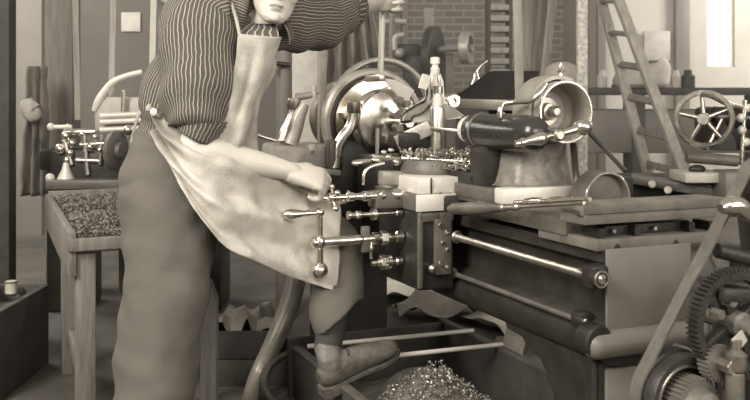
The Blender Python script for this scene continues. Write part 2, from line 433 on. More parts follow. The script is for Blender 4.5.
MB().bar(L(380, 178, X=-.98), L(400, 178, X=-.98), .05, .05, .006).build('stop_block', CAST, T)
MB().box(L(386, 199, X=-.93)+V((0, 0, 0)), (.09, .11, .06), .01).build('shaft_housing', IRONW, T)

# apron shafts and handles (all stick out towards the operator)
def turned(name, z, y0, y1, prof, m, x=-.9, parent=T, n=22):
    return MB().rev((x, y1, z), (0, -1, 0), prof, n).build(name, m, parent)
shaft = turned('turnstile_shaft', .868, 0, -.17, [(0, 0), (0, .02), (.03, .021), (.045, .017), (.05, .012), (.07, .012), (.075, .018), (.09, .02), (.1, .014), (.105, .011), (.13, .011), (.135, .017),
                (.15, .019), (.16, .013), (.185, .011), (.19, .016), (.21, .016), (.215, .01), (.255, .01), (.26, .018), (.27, .02), (.28, .016), (.285, .009), (.30, .009), (.302, 0)], STEEL)
hubY = -.462
for a in (0.5, 2.07, 3.64, 5.2):
    d = V((cos(a), 0, sin(a)))
    p = V((-.9, hubY+.03, .868)); mb = MB(); mb.cyl(p+d*.008, p+d*.036, .006, .0045, seg=12).sph(p+d*.04, .0115, (1, 1, 1))
    mb.build('turnstile_spoke', STEEL, shaft)
mb = MB(); p = L(343, 201, X=-.92); mb.sph(p, .013, (1.0, 1.5, .9)).cyl(p, p+V((-.02, .03, .03)), .006, seg=10); mb.build('ball_lever', STEEL, T)
s2 = turned('feed_shaft', .805, 0, -.176, [(0, 0), (0, .012), (.02, .012), (.025, .0075), (.10, .0075), (.10, .022), (.115, .022), (.115, .01), (.125, .008), (.15, .008), (.155, .013), (.17, .014), (.175, .009), (.19, .009), (.195, .014), (.205, .014), (.205, 0)], STEELD)
for dx in (-1, 1): MB().cyl((-.9, -.355, .805), (-.9+dx*.035, -.355, .805), .006, seg=10).build('cross_pin', STEELD, s2)
ck = turned('crank_shaft', .72, 0, -.176, [(0, 0), (0, .022), (.02, .022), (.025, .013), (.05, .013), (.05, .02), (.065, .02), (.065, .009), (.09, .009), (.09, .02), (.11, .023), (.115, .012), (.145, .0125), (.15, .009), (.16, .009), (.16, .017), (.29, .0155), (.30, .012), (.302, .019), (.33, .02), (.335, .015), (.345, .0), ], STEEL)
MB().hexa((-.9, -.235, .72), (-.9, -.258, .72), .025).build('hexagon_nut', STEELD, ck)
MB().bar((-.9, -.315, .675), (-.9, -.315, .765), .02, .03, .004).build('lock_lever', IRONW, ck)
cy = -.482
hz = L(320, 240, X=-.9)
arm = MB(); arm.cyl((-.9, cy, .625), (-.9, cy, .82), .0135, .0105, seg=16).sph((-.9, cy, .72), .024, (1, .8, 1.15)).build('crank_arm', STEEL, T)
MB().sph((-.9, cy, .625), .029).build('counterweight_ball', STEEL, T)
mb = MB(); mb.sph((-.9, cy, .82), .0165); mb.rev((-.9, cy, .82), (-.12, -1, -.03), [(0, 0), (0, .009), (.03, .0085), (.035, .011), (.055, .0105), (.075, .015), (.095, .0185), (.112, .0175), (.122, .010), (.124, 0)], 20); mb.build('crank_grip', STEEL, T)
s3 = turned('plunger_shaft', .635, 0, -.176, [(0, 0), (0, .014), (.02, .014), (.025, .01), (.045, .01), (.045, .024), (.07, .024), (.075, .016), (.09, .016), (.095, .01), (.115, .01), (.12, 0)], STEEL)
MB().hexa((-.9, -.235, .635), (-.9, -.26, .635), .026).build('hexagon_nut', STEELD, s3)
mb = MB(); p = L(371, 250, X=-.9); mb.rev(p-ZX*.03, ZX, [(0, 0), (0, .006), (.025, .006), (.03, .011), (.04, .012), (.05, .007), (.06, .005), (.06, 0)], 14); mb.build('catch_knob', STEELD, T)

# long lever along the slide
a, b = L(450, 209, Y=-.09), L(502, 208, Y=-.09); d = (b-a)
pf = [(0, 0), (0, .012), (.02, .019), (.09, .021), (.17, .019), (.23, .013), (.25, .012), (.25, 0)]
MB().rev(a, d, [(t*d.length/.25, r) for t, r in pf], 24).build('lever_grip', IRONW, T)
c_ = L(584, 203, Y=-.09)
MB().rev(b, c_-b, [(0, 0), (0, .012), (.015, .012), (.02, .008), (.06, .007), (.065, .011), (.09, .011), (.095, .006), ((c_-b).length, .005), ((c_-b).length, 0)], 16).build('lever_rod', STEELD, T)
# turret slide base
MB().box((-.68, .125, .892), (.345, .30, .046), .006).build('slide_top', IRONW, T)
mb = MB(); mb.box((-.48, .125, .898), (.06, .32, .05), .006); mb.build('turret_slide', BRIGHT, T)
MB().box((-.38, .17, .845), (.50, .40, .05), .006).build('slide_base', IRONW, T)
mb = MB(); a, b = L(518, 201, X=-.40), L(580, 198, Y=-.05)
a = L(515, 203, Y=-.055); b = L(590, 199, Y=-.055); ln = (b-a).length
MB().rev(a, b-a, [(0, 0), (0, .008), (.06, .008), (.062, .012), (.10, .014), (.14, .012), (.145, .007), (.19, .007), (.19, .011), (.23, .012), (.25, .008), (ln, .006), (ln, 0)], 16).build('stop_rod', STEEL, T)
MB().hexa(L(577, 210, Y=-.06), L(584, 212, Y=-.06), .014).build('stop_nut', STEELD, T)
# end slabs (tail end of the slide and the table beneath it)
mb = MB(); mb.box((-.055, .185, .9085), (.11, .49, .026), .003).build('upper_slab', SLABM, T)
mb = MB(); mb.box((-.06, .187, .8815), (.115, .494, .027), .003).build('middle_slab', SLABM, T)
mb = MB(); mb.box((-.14, .19, .8115), (.28, .425, .03), .004).build('lower_slab', SLABM, T)
for y in (-.0, .12, .31, .385):
    mb = MB(); mb.prism([(-.02, y, .826), (-.02, y, .853), (-.09, y, .853), (-.09, y, .826)], (0, .02, 0)); mb.build('rib', IRON, T)
MB().box((-.13, .19, .84), (.16, .3, .03), .004).build('spacer', IRON, T)
for y in (.06, .2, .33): MB().cyl((-.05, y, .842), (-.03, y, .842), .006, seg=10).build('screw', STEELD, T)
# turret head: pedestal casting, barrel, cup drum
ped = MB(); ped.loft([(-.59, .15, .92), (-.59, .15, .935), (-.59, .15, .99), (-.58, .15, 1.06), (-.56, .15, 1.12)], [(.14, .13), (.125, .12), (.11, .105), (.10, .10), (.09, .10)], 32, (1, 0, 0), 4, sq=4)
ped.build('pedestal', OILY, T)
bx0, bx1, by, bz = -.74, -.315, .02, 1.096
br_ = MB().rev((bx0, by, bz), XX, [(0, 0), (0, .045), (.012, .056), (.04, .058), (.045, .062), (.055, .062), (.06, .058), (.34, .058), (.38, .054), (.405, .042), (.42, .022), (.425, 0)], 40)
barrel = br_.build('barrel', BLACKM, T)
MB().ring((-.672, by, bz), XX, .0625, .05, .012).build('band', IRONW, barrel)
MB().rev((bx0-.085, by, bz+.002), XX, [(0, 0), (0, .018), (.018, .02), (.02, .028), (.04, .034), (.05, .036), (.052, .046), (.075, .05), (.088, .048), (.09, 0)], 24).build('collet_nose', BRIGHT, T)
MB().box((-.66, .04, .985), (.12, .10, .15), .015).build('barrel_support', IRON, T)
# ball handle across the barrel end
p0, p1, p2 = L(524, 142, X=-.31), L(556, 135, X=-.30), L(583, 127, X=-.29)
hb = MB(); hb.rev(p0-(p1-p0).normalized()*.03, p1-p0, [(0, 0), (0, .01), (.015, .01), (.018, .014), (.03, .014), (.034, .01), (.055, .013), (.08, .021), (.095, .02), (.105, .012), ((p1-p0).length+.03, .008), ((p1-p0).length+.03, 0)], 22)
hb.cyl(p1, p2, .009, .014, seg=18).sph(p2, .03, (1, 1, .85)); hbo = hb.build('ball_handle', STEEL, T)
MB().rev(p1-V((.04, 0, 0)), XX, [(0, 0), (0, .014), (.03, .014), (.034, .019), (.058, .019), (.064, .012), (.064, 0)], 20).build('hub', STEELD, hbo)
# cup drum: deep rim open towards the tail, hub inside
cc = L(566, 112, X=-.42); R_ = .099
dr = MB(); w0 = -.14
dr.rev(cc, XX, [(w0, 0), (w0, R_-.012), (w0+.012, R_), (-.003, R_), (0, R_-.002), (0, R_-.008), (-.004, R_-.009), (w0+.05, R_-.012), (w0+.03, R_-.03), (w0+.028, .045), (w0+.03, 0)], 64)
dro = dr.build('cup_drum', CAST, T)
MB().ring(cc, XX, R_+.002, R_-.007, .007, 64).build('bright_rim', STEEL, dro)
MB().rev(cc+V((w0+.028, 0, 0)), XX, [(0, .05), (.006, .047), (.006, .03), (.03, .027), (.032, .018), (.06, .018), (.066, .012), (.067, 0)], 28).build('hub', STEELD, dro)
MB().rev(cc+V((w0+.012, 0, 0)), XX, [(0, 0), (0, .05), (.018, .05), (.019, .0)], 30).build('web_boss', IRON, dro)
gb = MB(); gb.arc(cc, R_+.018, R_+.006, -.13, -.035, 62, 205)
gb.build('drum_guard', CAST, T)
oc = L(561, 77, X=-.47)
MB().rev(oc, ZX, [(0, 0), (0, .008), (.012, .006), (.014, .011), (.022, .012), (.028, .006), (.045, .004), (.046, 0)], 14).build('oil_cup', STEEL, T)
MB().cyl(L(560, 79, X=-.47), L(571, 84, X=-.47), .006).build('guard_pin', STEEL, T)
MB().tube([L(500, 118, X=-.50), L(500, 110, X=-.50), L(504, 104, X=-.50), L(516, 102, X=-.47), L(530, 101, X=-.42), L(538, 95, X=-.40), L(546, 84, X=-.40)], .0085, 14, 6).build('drip_pipe', STEEL, T)
MB().cyl(L(500, 122, X=-.60), L(501, 113, X=-.60), .014).cyl(L(498, 117, X=-.6), L(504, 117, X=-.6), .018, seg=14).build('pipe_fitting', STEEL, T)
# lower pulley, driven by a belt from the drum
lc = L(608, 199, X=-.30); r2 = .083
lp = MB(); lp.rev(lc, XX, [(-.08, 0), (-.08, r2-.006), (-.075, r2), (-.003, r2), (0, r2-.003), (0, r2-.007), (-.02, r2-.012), (-.022, 0)], 48)
lpo = lp.build('lower_pulley', IRONW, T)
MB().ring(lc, XX, r2+.0015, r2-.0065, .006, 56).build('bright_rim', STEEL, lpo)
MB().rev(lc+V((-.024, 0, -.02)), XX, [(0, 0), (0, .02), (.008, .018), (.010, .0)], 20).build('hub', IRONW, lpo)
def belt_mesh(mb, c1, r1, c2, r2, x0, x1, th=.005):      # crossed-open belt round two parallel shafts along X
    dy, dz = c2.y-c1.y, c2.z-c1.z; dist = sqrt(dy*dy+dz*dz); base = atan2(dz, dy); al = math.acos((r1-r2)/dist)
    path = []
    for k in range(21):
        a = base+al+(2*pi-2*al)*k/20; path.append((c1.y+cos(a)*r1, c1.z+sin(a)*r1, cos(a), sin(a)))
    for k in range(21):
        a = base-al+2*al*k/20; path.append((c2.y+cos(a)*r2, c2.z+sin(a)*r2, cos(a), sin(a)))
    rings = []
    for y, z, ny, nz in path:
        rings.append([mb.bm.verts.new((x, y+ny*t, z+nz*t)) for x, t in ((x0, 0), (x1, 0), (x1, th), (x0, th))])
    for i in range(len(rings)):
        A, B = rings[i], rings[(i+1) % len(rings)]
        for k in range(4): mb.bm.faces.new((A[k], A[(k+1) % 4], B[(k+1) % 4], B[k]))
    return mb
belt_mesh(MB(), V((0, cc.y, cc.z)), R_+.001, V((0, lc.y, lc.z)), r2+.001, -.375+-.06, -.345).build('pump_belt', BLACKM, T) if False else None
MB().bar(L(590, 133, X=-.5), L(625, 171, X=-.36), .022, .006, .001).build('belt_strand', BLACKM, T)
MB().bar(L(573, 143, X=-.46), L(577, 186, X=-.40), .02, .006, .001).build('belt_strand', BLACKM, T)
MB().box((-.44, .37, .90), (.10, .10, .10), .01).build('pulley_bracket', IRON, T)
# rear splash hood
hd = MB(); a, b = L(452, 99, Y=.46), L(531, 101, Y=.46); c_, e = L(533, 73, Y=.62), L(487, 73, Y=.62)
hd.prism([a, b, c_, e], (0, .03, .01)); hd.build('splash_hood', mat('matt_black_sheet', .018, .7, 0, .3, 8, 0, 60, .2), T)
MB().bar(a-ZX*.02, b-ZX*.02, .045, .045, .006).build('hood_edge', CAST, T)
MB().box((-1.2, .52, .98), (.5, .06, .36), .01).build('hood_support', IRON, T)

# headstock
hs = MB(); hs.box((-1.86, .07, .86), (.62, .42, .20), .02)
hs.loft([(-2.08, .08, .92), (-2.08, .08, 1.0), (-2.08, .08, 1.10), (-2.08, .08, 1.19)], [(.06, .16), (.055, .11), (.05, .075), (.04, .04)], 20, YX, sq=3)
hs.build('headstock', IRONW, T)
hp = MB(); hp.box((-1.62, .05, .87), (.16, .46, .30), .02); hp.build('headstock_front', IRON, T)
mb = MB(); mb.box((-1.95, -.20, .90), (.40, .26, .20), .02).bar(L(306, 172, X=-1.84), L(306, 146, X=-1.84), .10, .12, .012)
hso = mb.build('headstock_shelf', mat('grey_casting', .27, .5, .1, .35, 12, .2, 70), T)
MB().box(L(300, 176, X=-1.742)+V((.006, 0, 0)), (.012, .07, .09), .003).build('cover_plate', CAST, hso)
for x, y in ((288, 168), (312, 170), (290, 186), (322, 184)): MB().hexa(L(x, y, X=-1.75), L(x, y, X=-1.75)+V((.02, 0, 0)), .011).build('bolt', STEELD, hso)
MB().bar(L(292, 182, X=-1.86), L(318, 182, X=-1.84), .14, .10, .02).build('headstock_flange', CAST, T)
MB().box(L(312, 150, X=-1.76), (.02, .03, .05), .004).build('oil_hole_cover', PALEW, T)
sy, sz = .09, 1.118
cp = MB(); cp.rev((-2.16, sy, sz), XX, [(0, 0), (0, .17), (.01, .18), (.09, .18), (.092, .16), (.15, .16), (.152, .135), (.215, .135), (.22, .13), (.22, 0)], 56).build('cone_pulley', STEELD, T)
fpX = -1.75
fc = L(375.5, 122, X=fpX)
sy, sz = fc.y, fc.z
fp = MB().rev(fc, XX, [(-.10, 0), (-.10, .20), (-.095, .205), (-.02, .205), (-.015, .200), (-.012, .198), (-.03, .196), (-.03, .05), (-.03, 0)], 72).build('face_plate', STEELD, T)
MB().rev(fc+V((-.03, 0, 0)), XX, [(0, .194), (.024, .194), (.028, .19), (.031, .10), (.032, .05), (.032, 0)], 64).build('face_disc', STEEL, fp)
MB().ring(fc+V((-.035, 0, 0)), XX, .242, .206, .06, 72, .012).build('face_plate_rim', CAST, fp)
MB().ring(fc+V((-.005, 0, 0)), XX, .203, .198, .014, 72).build('groove_ring', IRON, fp)
for a in (1.15, 2.9, 4.6): MB().hexa(fc+V((.0, cos(a)*.15, sin(a)*.15)), fc+V((.035, cos(a)*.15, sin(a)*.15)), .026).build('bolt', STEEL, fp)
gr = L(378, 117, X=-1.93)
MB().ring(gr+V((0, .02, .02)), XX, .262, .238, .05, 72, .012).build('gear_guard_ring', CAST, T)
cx_ = L(389, 122, X=-1.50)
chk = MB().rev(cx_, XX, [(-.22, 0), (-.22, .10), (-.09, .10), (-.085, .135), (-.08, .142), (-.012, .142), (-.004, .138), (0, .13), (.012, .07), (.016, .03), (.016, 0)], 64).build('chuck', STEEL, T)
for k, a in enumerate((0.55, -.35)):
    d = V((0, cos(a), sin(a))); t = V((0, -sin(a), cos(a)))
    Rm = Matrix((V((1, 0, 0)), d, t)).transposed()
    j = MB(); j.box(cx_+d*.085+V((.012, 0, 0)), (.03, .085, .042), .005, Rm).box(cx_+d*.062+V((.04, 0, 0)), (.04, .04, .034), .005, Rm)
    jo = j.build('chuck_jaw', STEELD, chk)
    MB().cyl(cx_+d*.10+V((.02, 0, 0)), cx_+d*.10+V((.042, 0, 0)), .011).build('jaw_bolt', STEEL, jo)
MB().cyl(cx_+V((-.03, .03, 0)), cx_+V((.14, .03, 0)), .022).build('workpiece', STEEL, T)
for px_, py_, r in ((396, 100, .013), (403, 104, .012), (395, 128, .016), (392, 116, .012), (399, 146, .014), (392, 141, .012)):
    MB().hexa(L(px_, py_, X=-1.40), L(px_, py_, X=-1.40)+V((.05, 0, 0)), r*1.2).build('tool_bolt', CAST, T)
MB().loft([L(407, 137, X=-1.40), L(408, 124, X=-1.40), L(409, 110, X=-1.40)], [.02, .028, .02], 16).build('tool_clamp', STEELD, T)
MB().cyl(L(377, 168, X=-1.42), L(377.5, 128, X=-1.42), .008, seg=14).build('upright_pin', BRIGHT, T)
MB().box(L(377, 172, X=-1.42), (.06, .06, .06), .006).build('pin_block', IRON, T)
# bracket casting with a sunk panel, between chuck and tool post
def flat(name, pts, X, w, m, parent=T):
    return MB().prism([L(x, y, X=X) for x, y in pts], (w, 0, 0)).build(name, m, parent)
fr = [(399, 124), (403, 114), (416, 104), (425, 97), (426, 82), (430, 74), (437, 74), (440, 82), (441, 100), (455, 112), (458, 118), (436, 120), (414, 122)]
bk = flat('bracket_casting', fr, -1.18, .03, BRIGHT)
ins = [(403, 120), (407, 113), (419, 106), (426, 101), (427, 106), (420, 113), (412, 115), (409, 120)]
flat('bracket_panel', ins, -1.149, .006, mat('grey_casting', .27), bk)
def edgetube(pts, X): return MB().tube([L(x, y, X=X) for x, y in pts], .0042, 8, 3)
edgetube([(401, 122), (404, 114), (417, 105), (426, 99), (427, 84)], -1.145).build('panel_edge', BLACKM, bk)
edgetube([(401, 122), (411, 121), (413, 117), (423, 113), (431, 103), (432, 84)], -1.145).build('panel_edge', BLACKM, bk)
flat('bracket_ear', [(420, 80), (422, 74), (426, 75), (427, 84), (424, 90), (418, 88)], -1.14, .02, BRIGHT)
flat('bracket_foot', [(440, 104), (446, 106), (459, 116), (440, 119)], -1.1, .05, CAST)
MB().rev(L(448, 101, X=-1.2), XX, [(0, 0), (0, .03), (.05, .03), (.055, .024), (.055, .012), (.04, .01), (.04, 0)], 28).build('bracket_roller', STEEL, T)
flat('pale_guard_plate', [(382, 78), (394, 80), (413, 90), (408, 99), (402, 108), (394, 92)], -1.48, .012, BRIGHT)
MB().box(L(412, 137, X=-1.1)-ZX*.01, (.16, .14, .06), .012).build('tool_saddle', IRON, T)
MB().box((-1.28, .05, .90), (.34, .36, .16), .02).build('carriage_rear', IRON, T)
# S-shaped handles on the headstock
def slever(pts, X, name):
    P = [L(x, y, X=X) for x, y in pts]
    o = MB().loft(P[1:], [(.024, .018)]*(len(P)-3)+[(.026, .018), (.03, .02)], 14, XX, 5, sq=3).build(name, STEEL, T)
    MB().rev(P[1]-ZX*.03, ZX, [(0, 0), (0, .026), (.006, .03), (.045, .03), (.05, .026), (.05, 0)], 22).build('handle_top', STEELD, o)
slever([(355, 100), (354, 106), (353, 118), (350, 128), (343, 137), (338, 147), (337, 158), (336, 168)], -1.52, 'curved_handle')
MB().bar(L(331, 168, X=-1.53), L(331, 140, X=-1.53), .055, .03, .006).build('handle_bracket', IRONW, T)
MB().bar(L(320, 171, X=-1.5), L(340, 173, X=-1.5), .03, .025, .006).build('handle_base', CAST, T)
slever([(295, 96), (294, 103), (293, 114), (290, 123), (286, 131), (284, 141)], -1.85, 'curved_handle')
P = [L(296, 97, X=-1.85), L(310, 95, X=-1.85), L(318, 91, X=-1.85)]
MB().loft(P, [(.018, .014), (.015, .01), (.012, .008)], 12, XX).build('handle_arm', CAST, T)
MB().cyl(L(314, 97, X=-1.85), L(314, 86, X=-1.85), .012).build('handle_pin', PALEW, T)
P = [L(305, 104, X=-1.8), L(299, 118, X=-1.8), L(296, 132, X=-1.8), L(291, 145, X=-1.8)]
MB().loft(P, [(.02, .02), (.03, .02), (.028, .02), (.03, .02)], 14, XX).build('headstock_web', CAST, T)
MB().tube([L(258, 135, X=-1.9), L(266, 138, X=-1.9), L(285, 143, X=-1.9)], [.009, .008, .01]).build('side_lever', STEEL, T)
MB().sph(L(286, 140, X=-1.88), .03, (1, 1, 1.2)).build('lever_boss', CAST, T)
# overhead belt on the cone pulley and the shifter rod
a, b = L(322, 150, X=-2.0), L(322, -110, X=-2.0)
MB().bar(a, b, .034, .035, .001, XX).build('drive_belt', mat('pale_belt', .26, .6, 0, .2, 20), T)
MB().bar(L(520, 119, X=-.80), L(516, -60, X=-.80), .034, .008, .001, XX).build('overhead_belt', mat('pale_belt', .26), T)
a, b = L(380.5, 78, X=-1.47), L(385, -70, X=-1.47)
rod = MB().cyl(a, b, .0125, seg=16).build('shifter_rod', BRIGHT, T)
MB().box(a+V((-.06, 0, .0)), (.16, .03, .03), .004).build('rod_bracket', STEELD, T)

# ------------------------------------------------------------------ the machinist
M = thing('person', 'machinist in striped shirt and long pale apron leaning over the lathe', 'person', (-.66, 3.06, 0))
def nz(p, f, s=0): return noise.noise(V(p)*f+V((s, s*2, s*3)))
CH_F = V((.55, -.83, 0)).normalized()                       # the way the chest faces
neck0 = W(252, 24, 3.14)
Hc = W(276.5, -19, 3.07); HS = 1.14                                       # middle of the head
HR = (Matrix.Rotation(radians(16), 3, 'Z') @ Matrix.Rotation(radians(9), 3, 'Y') @ Matrix.Rotation(radians(10), 3, 'X'))
def hp_(x, y, z): return Hc+HR @ (V((x, y, z))*HS)
def slices(mb, S, seg=28, grow=0):
    rings = []
    for z, hw, fy, by in S:
        hw += grow; fy -= grow; by += grow
        cy_ = (fy+by)/2; hy = (by-fy)/2; ring = []
        for k in range(seg):
            a = 2*pi*k/seg
            x = math.copysign(abs(cos(a))**.85, cos(a))*hw; y = math.copysign(abs(sin(a))**.9, sin(a))*hy
            ring.append(mb.bm.verts.new(hp_(x, cy_+y, z)))
        rings.append(ring)
    for A, B in zip(rings, rings[1:]):
        for k in range(seg): mb.bm.faces.new((A[k], A[(k+1) % seg], B[(k+1) % seg], B[k]))
    mb.bm.faces.new(rings[0][::-1]); mb.bm.faces.new(rings[-1])
    return mb
HEAD = [(-.121, .020, -.084, -.05), (-.116, .032, -.096, -.03), (-.102, .046, -.100, -.005), (-.085, .056, -.096, .02), (-.06, .0635, -.092, .05), (-.03, .070, -.088, .075), (0, .074, -.083, .09),
        (.03, .076, -.087, .098), (.06, .075, -.086, .096), (.09, .064, -.072, .082), (.11, .045, -.046, .058), (.122, .016, -.012, .02)]
body = slices(MB(), HEAD)
def he(x, y, z, a, b, c): body.ell(hp_(x, y, z), (a*HS, b*HS, c*HS), HR, 16)
body.loft([hp_(0, -.086, .012), hp_(0, -.098, -.01), hp_(0, -.112, -.032), hp_(0, -.108, -.040)], [(.009, .008), (.011, .01), (.014, .012), (.008, .007)], 12, HR @ V((0, 0, 1)))
for s_ in (-1, 1):
    he(.012*s_, -.102, -.038, .008, .009, .007); he(.032*s_, -.079, .020, .024, .012, .009); he(.040*s_, -.070, -.035, .024, .017, .026)
    he(.032*s_, -.078, .0, .014, .01, .011); he(.078*s_, .012, -.008, .008, .02, .03)
he(0, -.099, -.104, .017, .012, .012)
he(0, -.0955, -.0655, .021, .0085, .0055); he(0, -.096, -.0775, .017, .0085, .006)
# neck, trunk, limbs (kept inside the clothes)
body.loft([hp_(0, .03, -.04), hp_(0, .02, -.12), neck0-ZX*.01, neck0-ZX*.08+CH_F*-.02], [.056, .055, .062, .09], 20, CH_F)
RSH, LSH = W(196, 30, 3.03), W(303, 20, 3.25)
ACR = (LSH-RSH).normalized()
trunk = [W(198, 185, 3.16), W(198, 155, 3.16), W(204, 125, 3.16), W(220, 85, 3.16), W(238, 50, 3.15), W(247, 30, 3.15)]
body.loft(trunk, [(.15, .10), (.15, .10), (.145, .095), (.16, .10), (.16, .09), (.09, .06)], 24, CH_F)
body.loft([W(240, 38, 3.14), RSH, W(202, 90, 2.99), W(198, 142, 2.94)], [.06, .062, .052, .047], 16, CH_F)
elb = W(198, 148, 2.93); wr = W(292, 172, 3.02)
body.loft([W(197, 132, 2.94), W(194, 150, 2.93), W(212, 152, 2.95), W(240, 160, 2.98), W(268, 166, 3.0), wr, W(298, 174, 3.03)], [.046, .05, .056, .05, .039, (.033, .028), (.026, .018)], 20, ZX)
lw = W(374, 1, 3.66)
body.loft([W(250, 35, 3.16), LSH, W(340, 5, 3.44), W(350, 3, 3.48), lw, W(380, -3, 3.72)], [.06, .06, .052, .054, (.042, .042), (.034, .032)], 18, ZX)
LH, LK, LA = W(218, 188, 3.22), W(336, 243, 3.24), W(329, 346, 3.10)
RH, RK, RA = W(178, 195, 3.06), W(163, 310, 2.97), V((-.70, 2.99, .10))
body.loft([LH, LH.lerp(LK, .5), LK, LK.lerp(LA, .3), LA], [.085, .075, .058, .055, .038], 18, ZX)
body.loft([RH, RH.lerp(RK, .5), RK, RK.lerp(RA, .35), RA], [.088, .078, .058, .055, .04], 18, CH_F)
def hand(w_, f, c, n, curl=(52, 78, 55), sc=1.0, thumb_side=-1, spread=True):
    f, c, n = f.normalized(), c.normalized(), n.normalized()
    K = w_+f*.088*sc
    body.loft([w_-f*.01, w_+f*.03*sc, w_+f*.07*sc, K+f*.004], [(.03*sc, .019*sc), (.037*sc, .02*sc), (.041*sc, .018*sc), (.038*sc, .012*sc)], 16, n, 4, sq=2.6)
    for k, (o, q) in enumerate(((-.034, .95), (-.0115, 1.02), (.0115, .96), (.034, .8))):
        p = K+c*o*sc-f*.004; a = radians(8+9*k if spread else 12); P = [p-f*.02*sc, p]
        for ln, cu in zip((.043, .027, .022), curl):
            a += radians(cu); p = p+(f*cos(a)-n*sin(a))*ln*q*sc; P.append(p)
        body.loft(P, [.0085*sc, .0095*sc, .0089*sc, .0082*sc, .006*sc], 10, c, 4)
    b0 = w_+f*.022*sc+c*thumb_side*.03*sc-n*.006
    body.loft([b0, b0+f*.03*sc+c*thumb_side*.022*sc-n*.012*sc, b0+f*.055*sc+c*thumb_side*.020*sc-n*.034*sc, b0+f*.062*sc+c*thumb_side*.006*sc-n*.055*sc], [.014*sc, .0135*sc, .0112*sc, .0075*sc], 10, n)
f = W(326, 181, 3.045)-wr
c_h = V((-.1, -.78, -.62)); c_h = c_h-f.normalized()*c_h.dot(f.normalized()); n_h = c_h.normalized().cross(f.normalized())
if n_h.z < 0: n_h = -n_h
hand(wr, f, c_h, n_h, (36, 72, 50), 1.22)
f2 = V((.45, .35, .06)); c2 = V((0, .1, -1)); c2 = c2-f2.normalized()*c2.dot(f2.normalized()); n2 = V((-.35, .45, 0))
hand(lw, f2, c2, n2-f2.normalized()*n2.dot(f2.normalized()), (60, 75, 60), 1.25)
bo = body.build('body', [SKIN, LIP], M, remesh=.0036, smooth_it=3, ang=180)
bo.name = 'body'
inv = HR.transposed(); base = OFF['person']
for p in bo.data.polygons:
    q = inv @ (p.center+base-Hc)/HS
    if q.y < -.078 and abs(q.x) < .023 and -.084 < q.z < -.060:
        zc = -.0712+.0010*math.cos(q.x*140); up = .0085*(1-(q.x/.0235)**2); dn = .0095*(1-(q.x/.021)**2)
        if -dn < q.z-zc < up: p.material_index = 1
for s_ in (-1, 1):
    e_ = MB(); e_.ell(hp_(.032*s_, -.0690, .002), (.0125, .0125, .0115), HR, 18); eo = e_.build('eye', EYEW, M)
    MB().ell(hp_(.032*s_+.001, -.0805, .001), (.006, .003, .006), HR, 14).build('iris', BLACKM, eo)
    MB().loft([hp_(.016*s_, -.093, .020), hp_(.034*s_, -.094, .026), hp_(.052*s_, -.083, .021)], [.003, .0042, .002], 8, ZX).build('eyebrow', HAIR, M)
hr = MB(); slices(hr, [(-.03, .071, .035, .09), (0, .0755, .01, .097), (.03, .0775, -.045, .102), (.06, .0775, -.084, .102), (.09, .067, -.083, .09), (.115, .049, -.06, .067), (.132, .02, -.015, .03)], grow=.008)
hr.build('hair', HAIR, M, remesh=.006, smooth_it=2, ang=180)
# shirt
sh = MB()
def fold(k, amp, fq): return lambda t, a, p: amp*nz(p, fq, k)+amp*.6*sin(t*26+3*nz(p, 5, k)+2*sin(a))
sh.loft([W(188, 150, 3.17), W(192, 128, 3.17), W(197, 100, 3.17), W(212, 70, 3.17), W(229, 42, 3.15), W(243, 22, 3.145), W(250, 13, 3.14)],
        [(.185, .14), (.19, .15), (.20, .155), (.195, .15), (.18, .125), (.125, .095), (.075, .07)], 96, CH_F, 8, True, fold(1, .05, 8), uvn=76)
# yoke and right sleeve
sh.loft([W(244, 18, 3.12), W(222, 13, 3.10), W(203, 20, 3.06), W(199, 45, 3.02), W(199, 80, 2.985), W(197, 112, 2.955), W(196, 128, 2.945)],
        [.085, .11, .13, .138, .132, .115, .085], 84, V((.3, -.9, .2)), 8, True, fold(2, .085, 9), uvn=60)
sh.loft([W(244, 26, 3.18), W(268, 20, 3.20), W(296, 20, 3.25), W(322, 20, 3.36), W(340, 12, 3.45), W(350, 8, 3.49)],
        [.09, .108, .115, .108, .085, .07], 72, ZX, 8, True, fold(3, .10, 10), uvn=60)
sho = sh.build('shirt', SHIRT, M, ang=180)
cf = MB()
cf.loft([W(205, 113, 2.952), W(200, 124, 2.945), W(196, 136, 2.938)], [.088, .083, .066], 56, V((.3, -.9, .2)), 5, True, fold(4, .05, 9), uvn=36, tang={'start': (-.3, .1, -.9), 'end': (-.45, .1, -.9)})
cf.build('rolled_cuff', SHIRT, sho, ang=180)
cf = MB(); cf.loft([W(344, 9, 3.46), W(350, 8, 3.49), W(357, 6, 3.52)], [.08, .08, .062], 48, ZX, 5, True, fold(5, .05, 9), uvn=26); cf.build('rolled_cuff', SHIRT, sho, ang=180)
co = MB()                                                    # soft turned-down collar
n = 40; rings = []
co.uv = co.bm.loops.layers.uv.new('UVMap')
nb = hp_(0, .018, -.125)
for k in range(n+1):
    a = radians(-90+10+340*k/n); fx = cos(a); fy = sin(a)
    side = ACR*fx; fwd = CH_F*(-fy)
    o = side+fwd; drop = .018*max(0, -fy)
    r0, r1 = .074, .105+.010*max(0, -fy)-.05*max(0, fx)+.03*max(0, -fx)
    r1 = max(r1, r0+.008)
    P = [nb+ZX*(-.005-drop)+o*r0, nb+ZX*(.006-drop)+o*(r0+.006), nb+ZX*(-.022-drop*1.3)+o*(r1), nb+ZX*(-.052-drop*1.6)+o*(r1+.010), nb+ZX*(-.060-drop*1.6)+o*(r1+.002)]
    rings.append([co.bm.verts.new(p) for p in P])
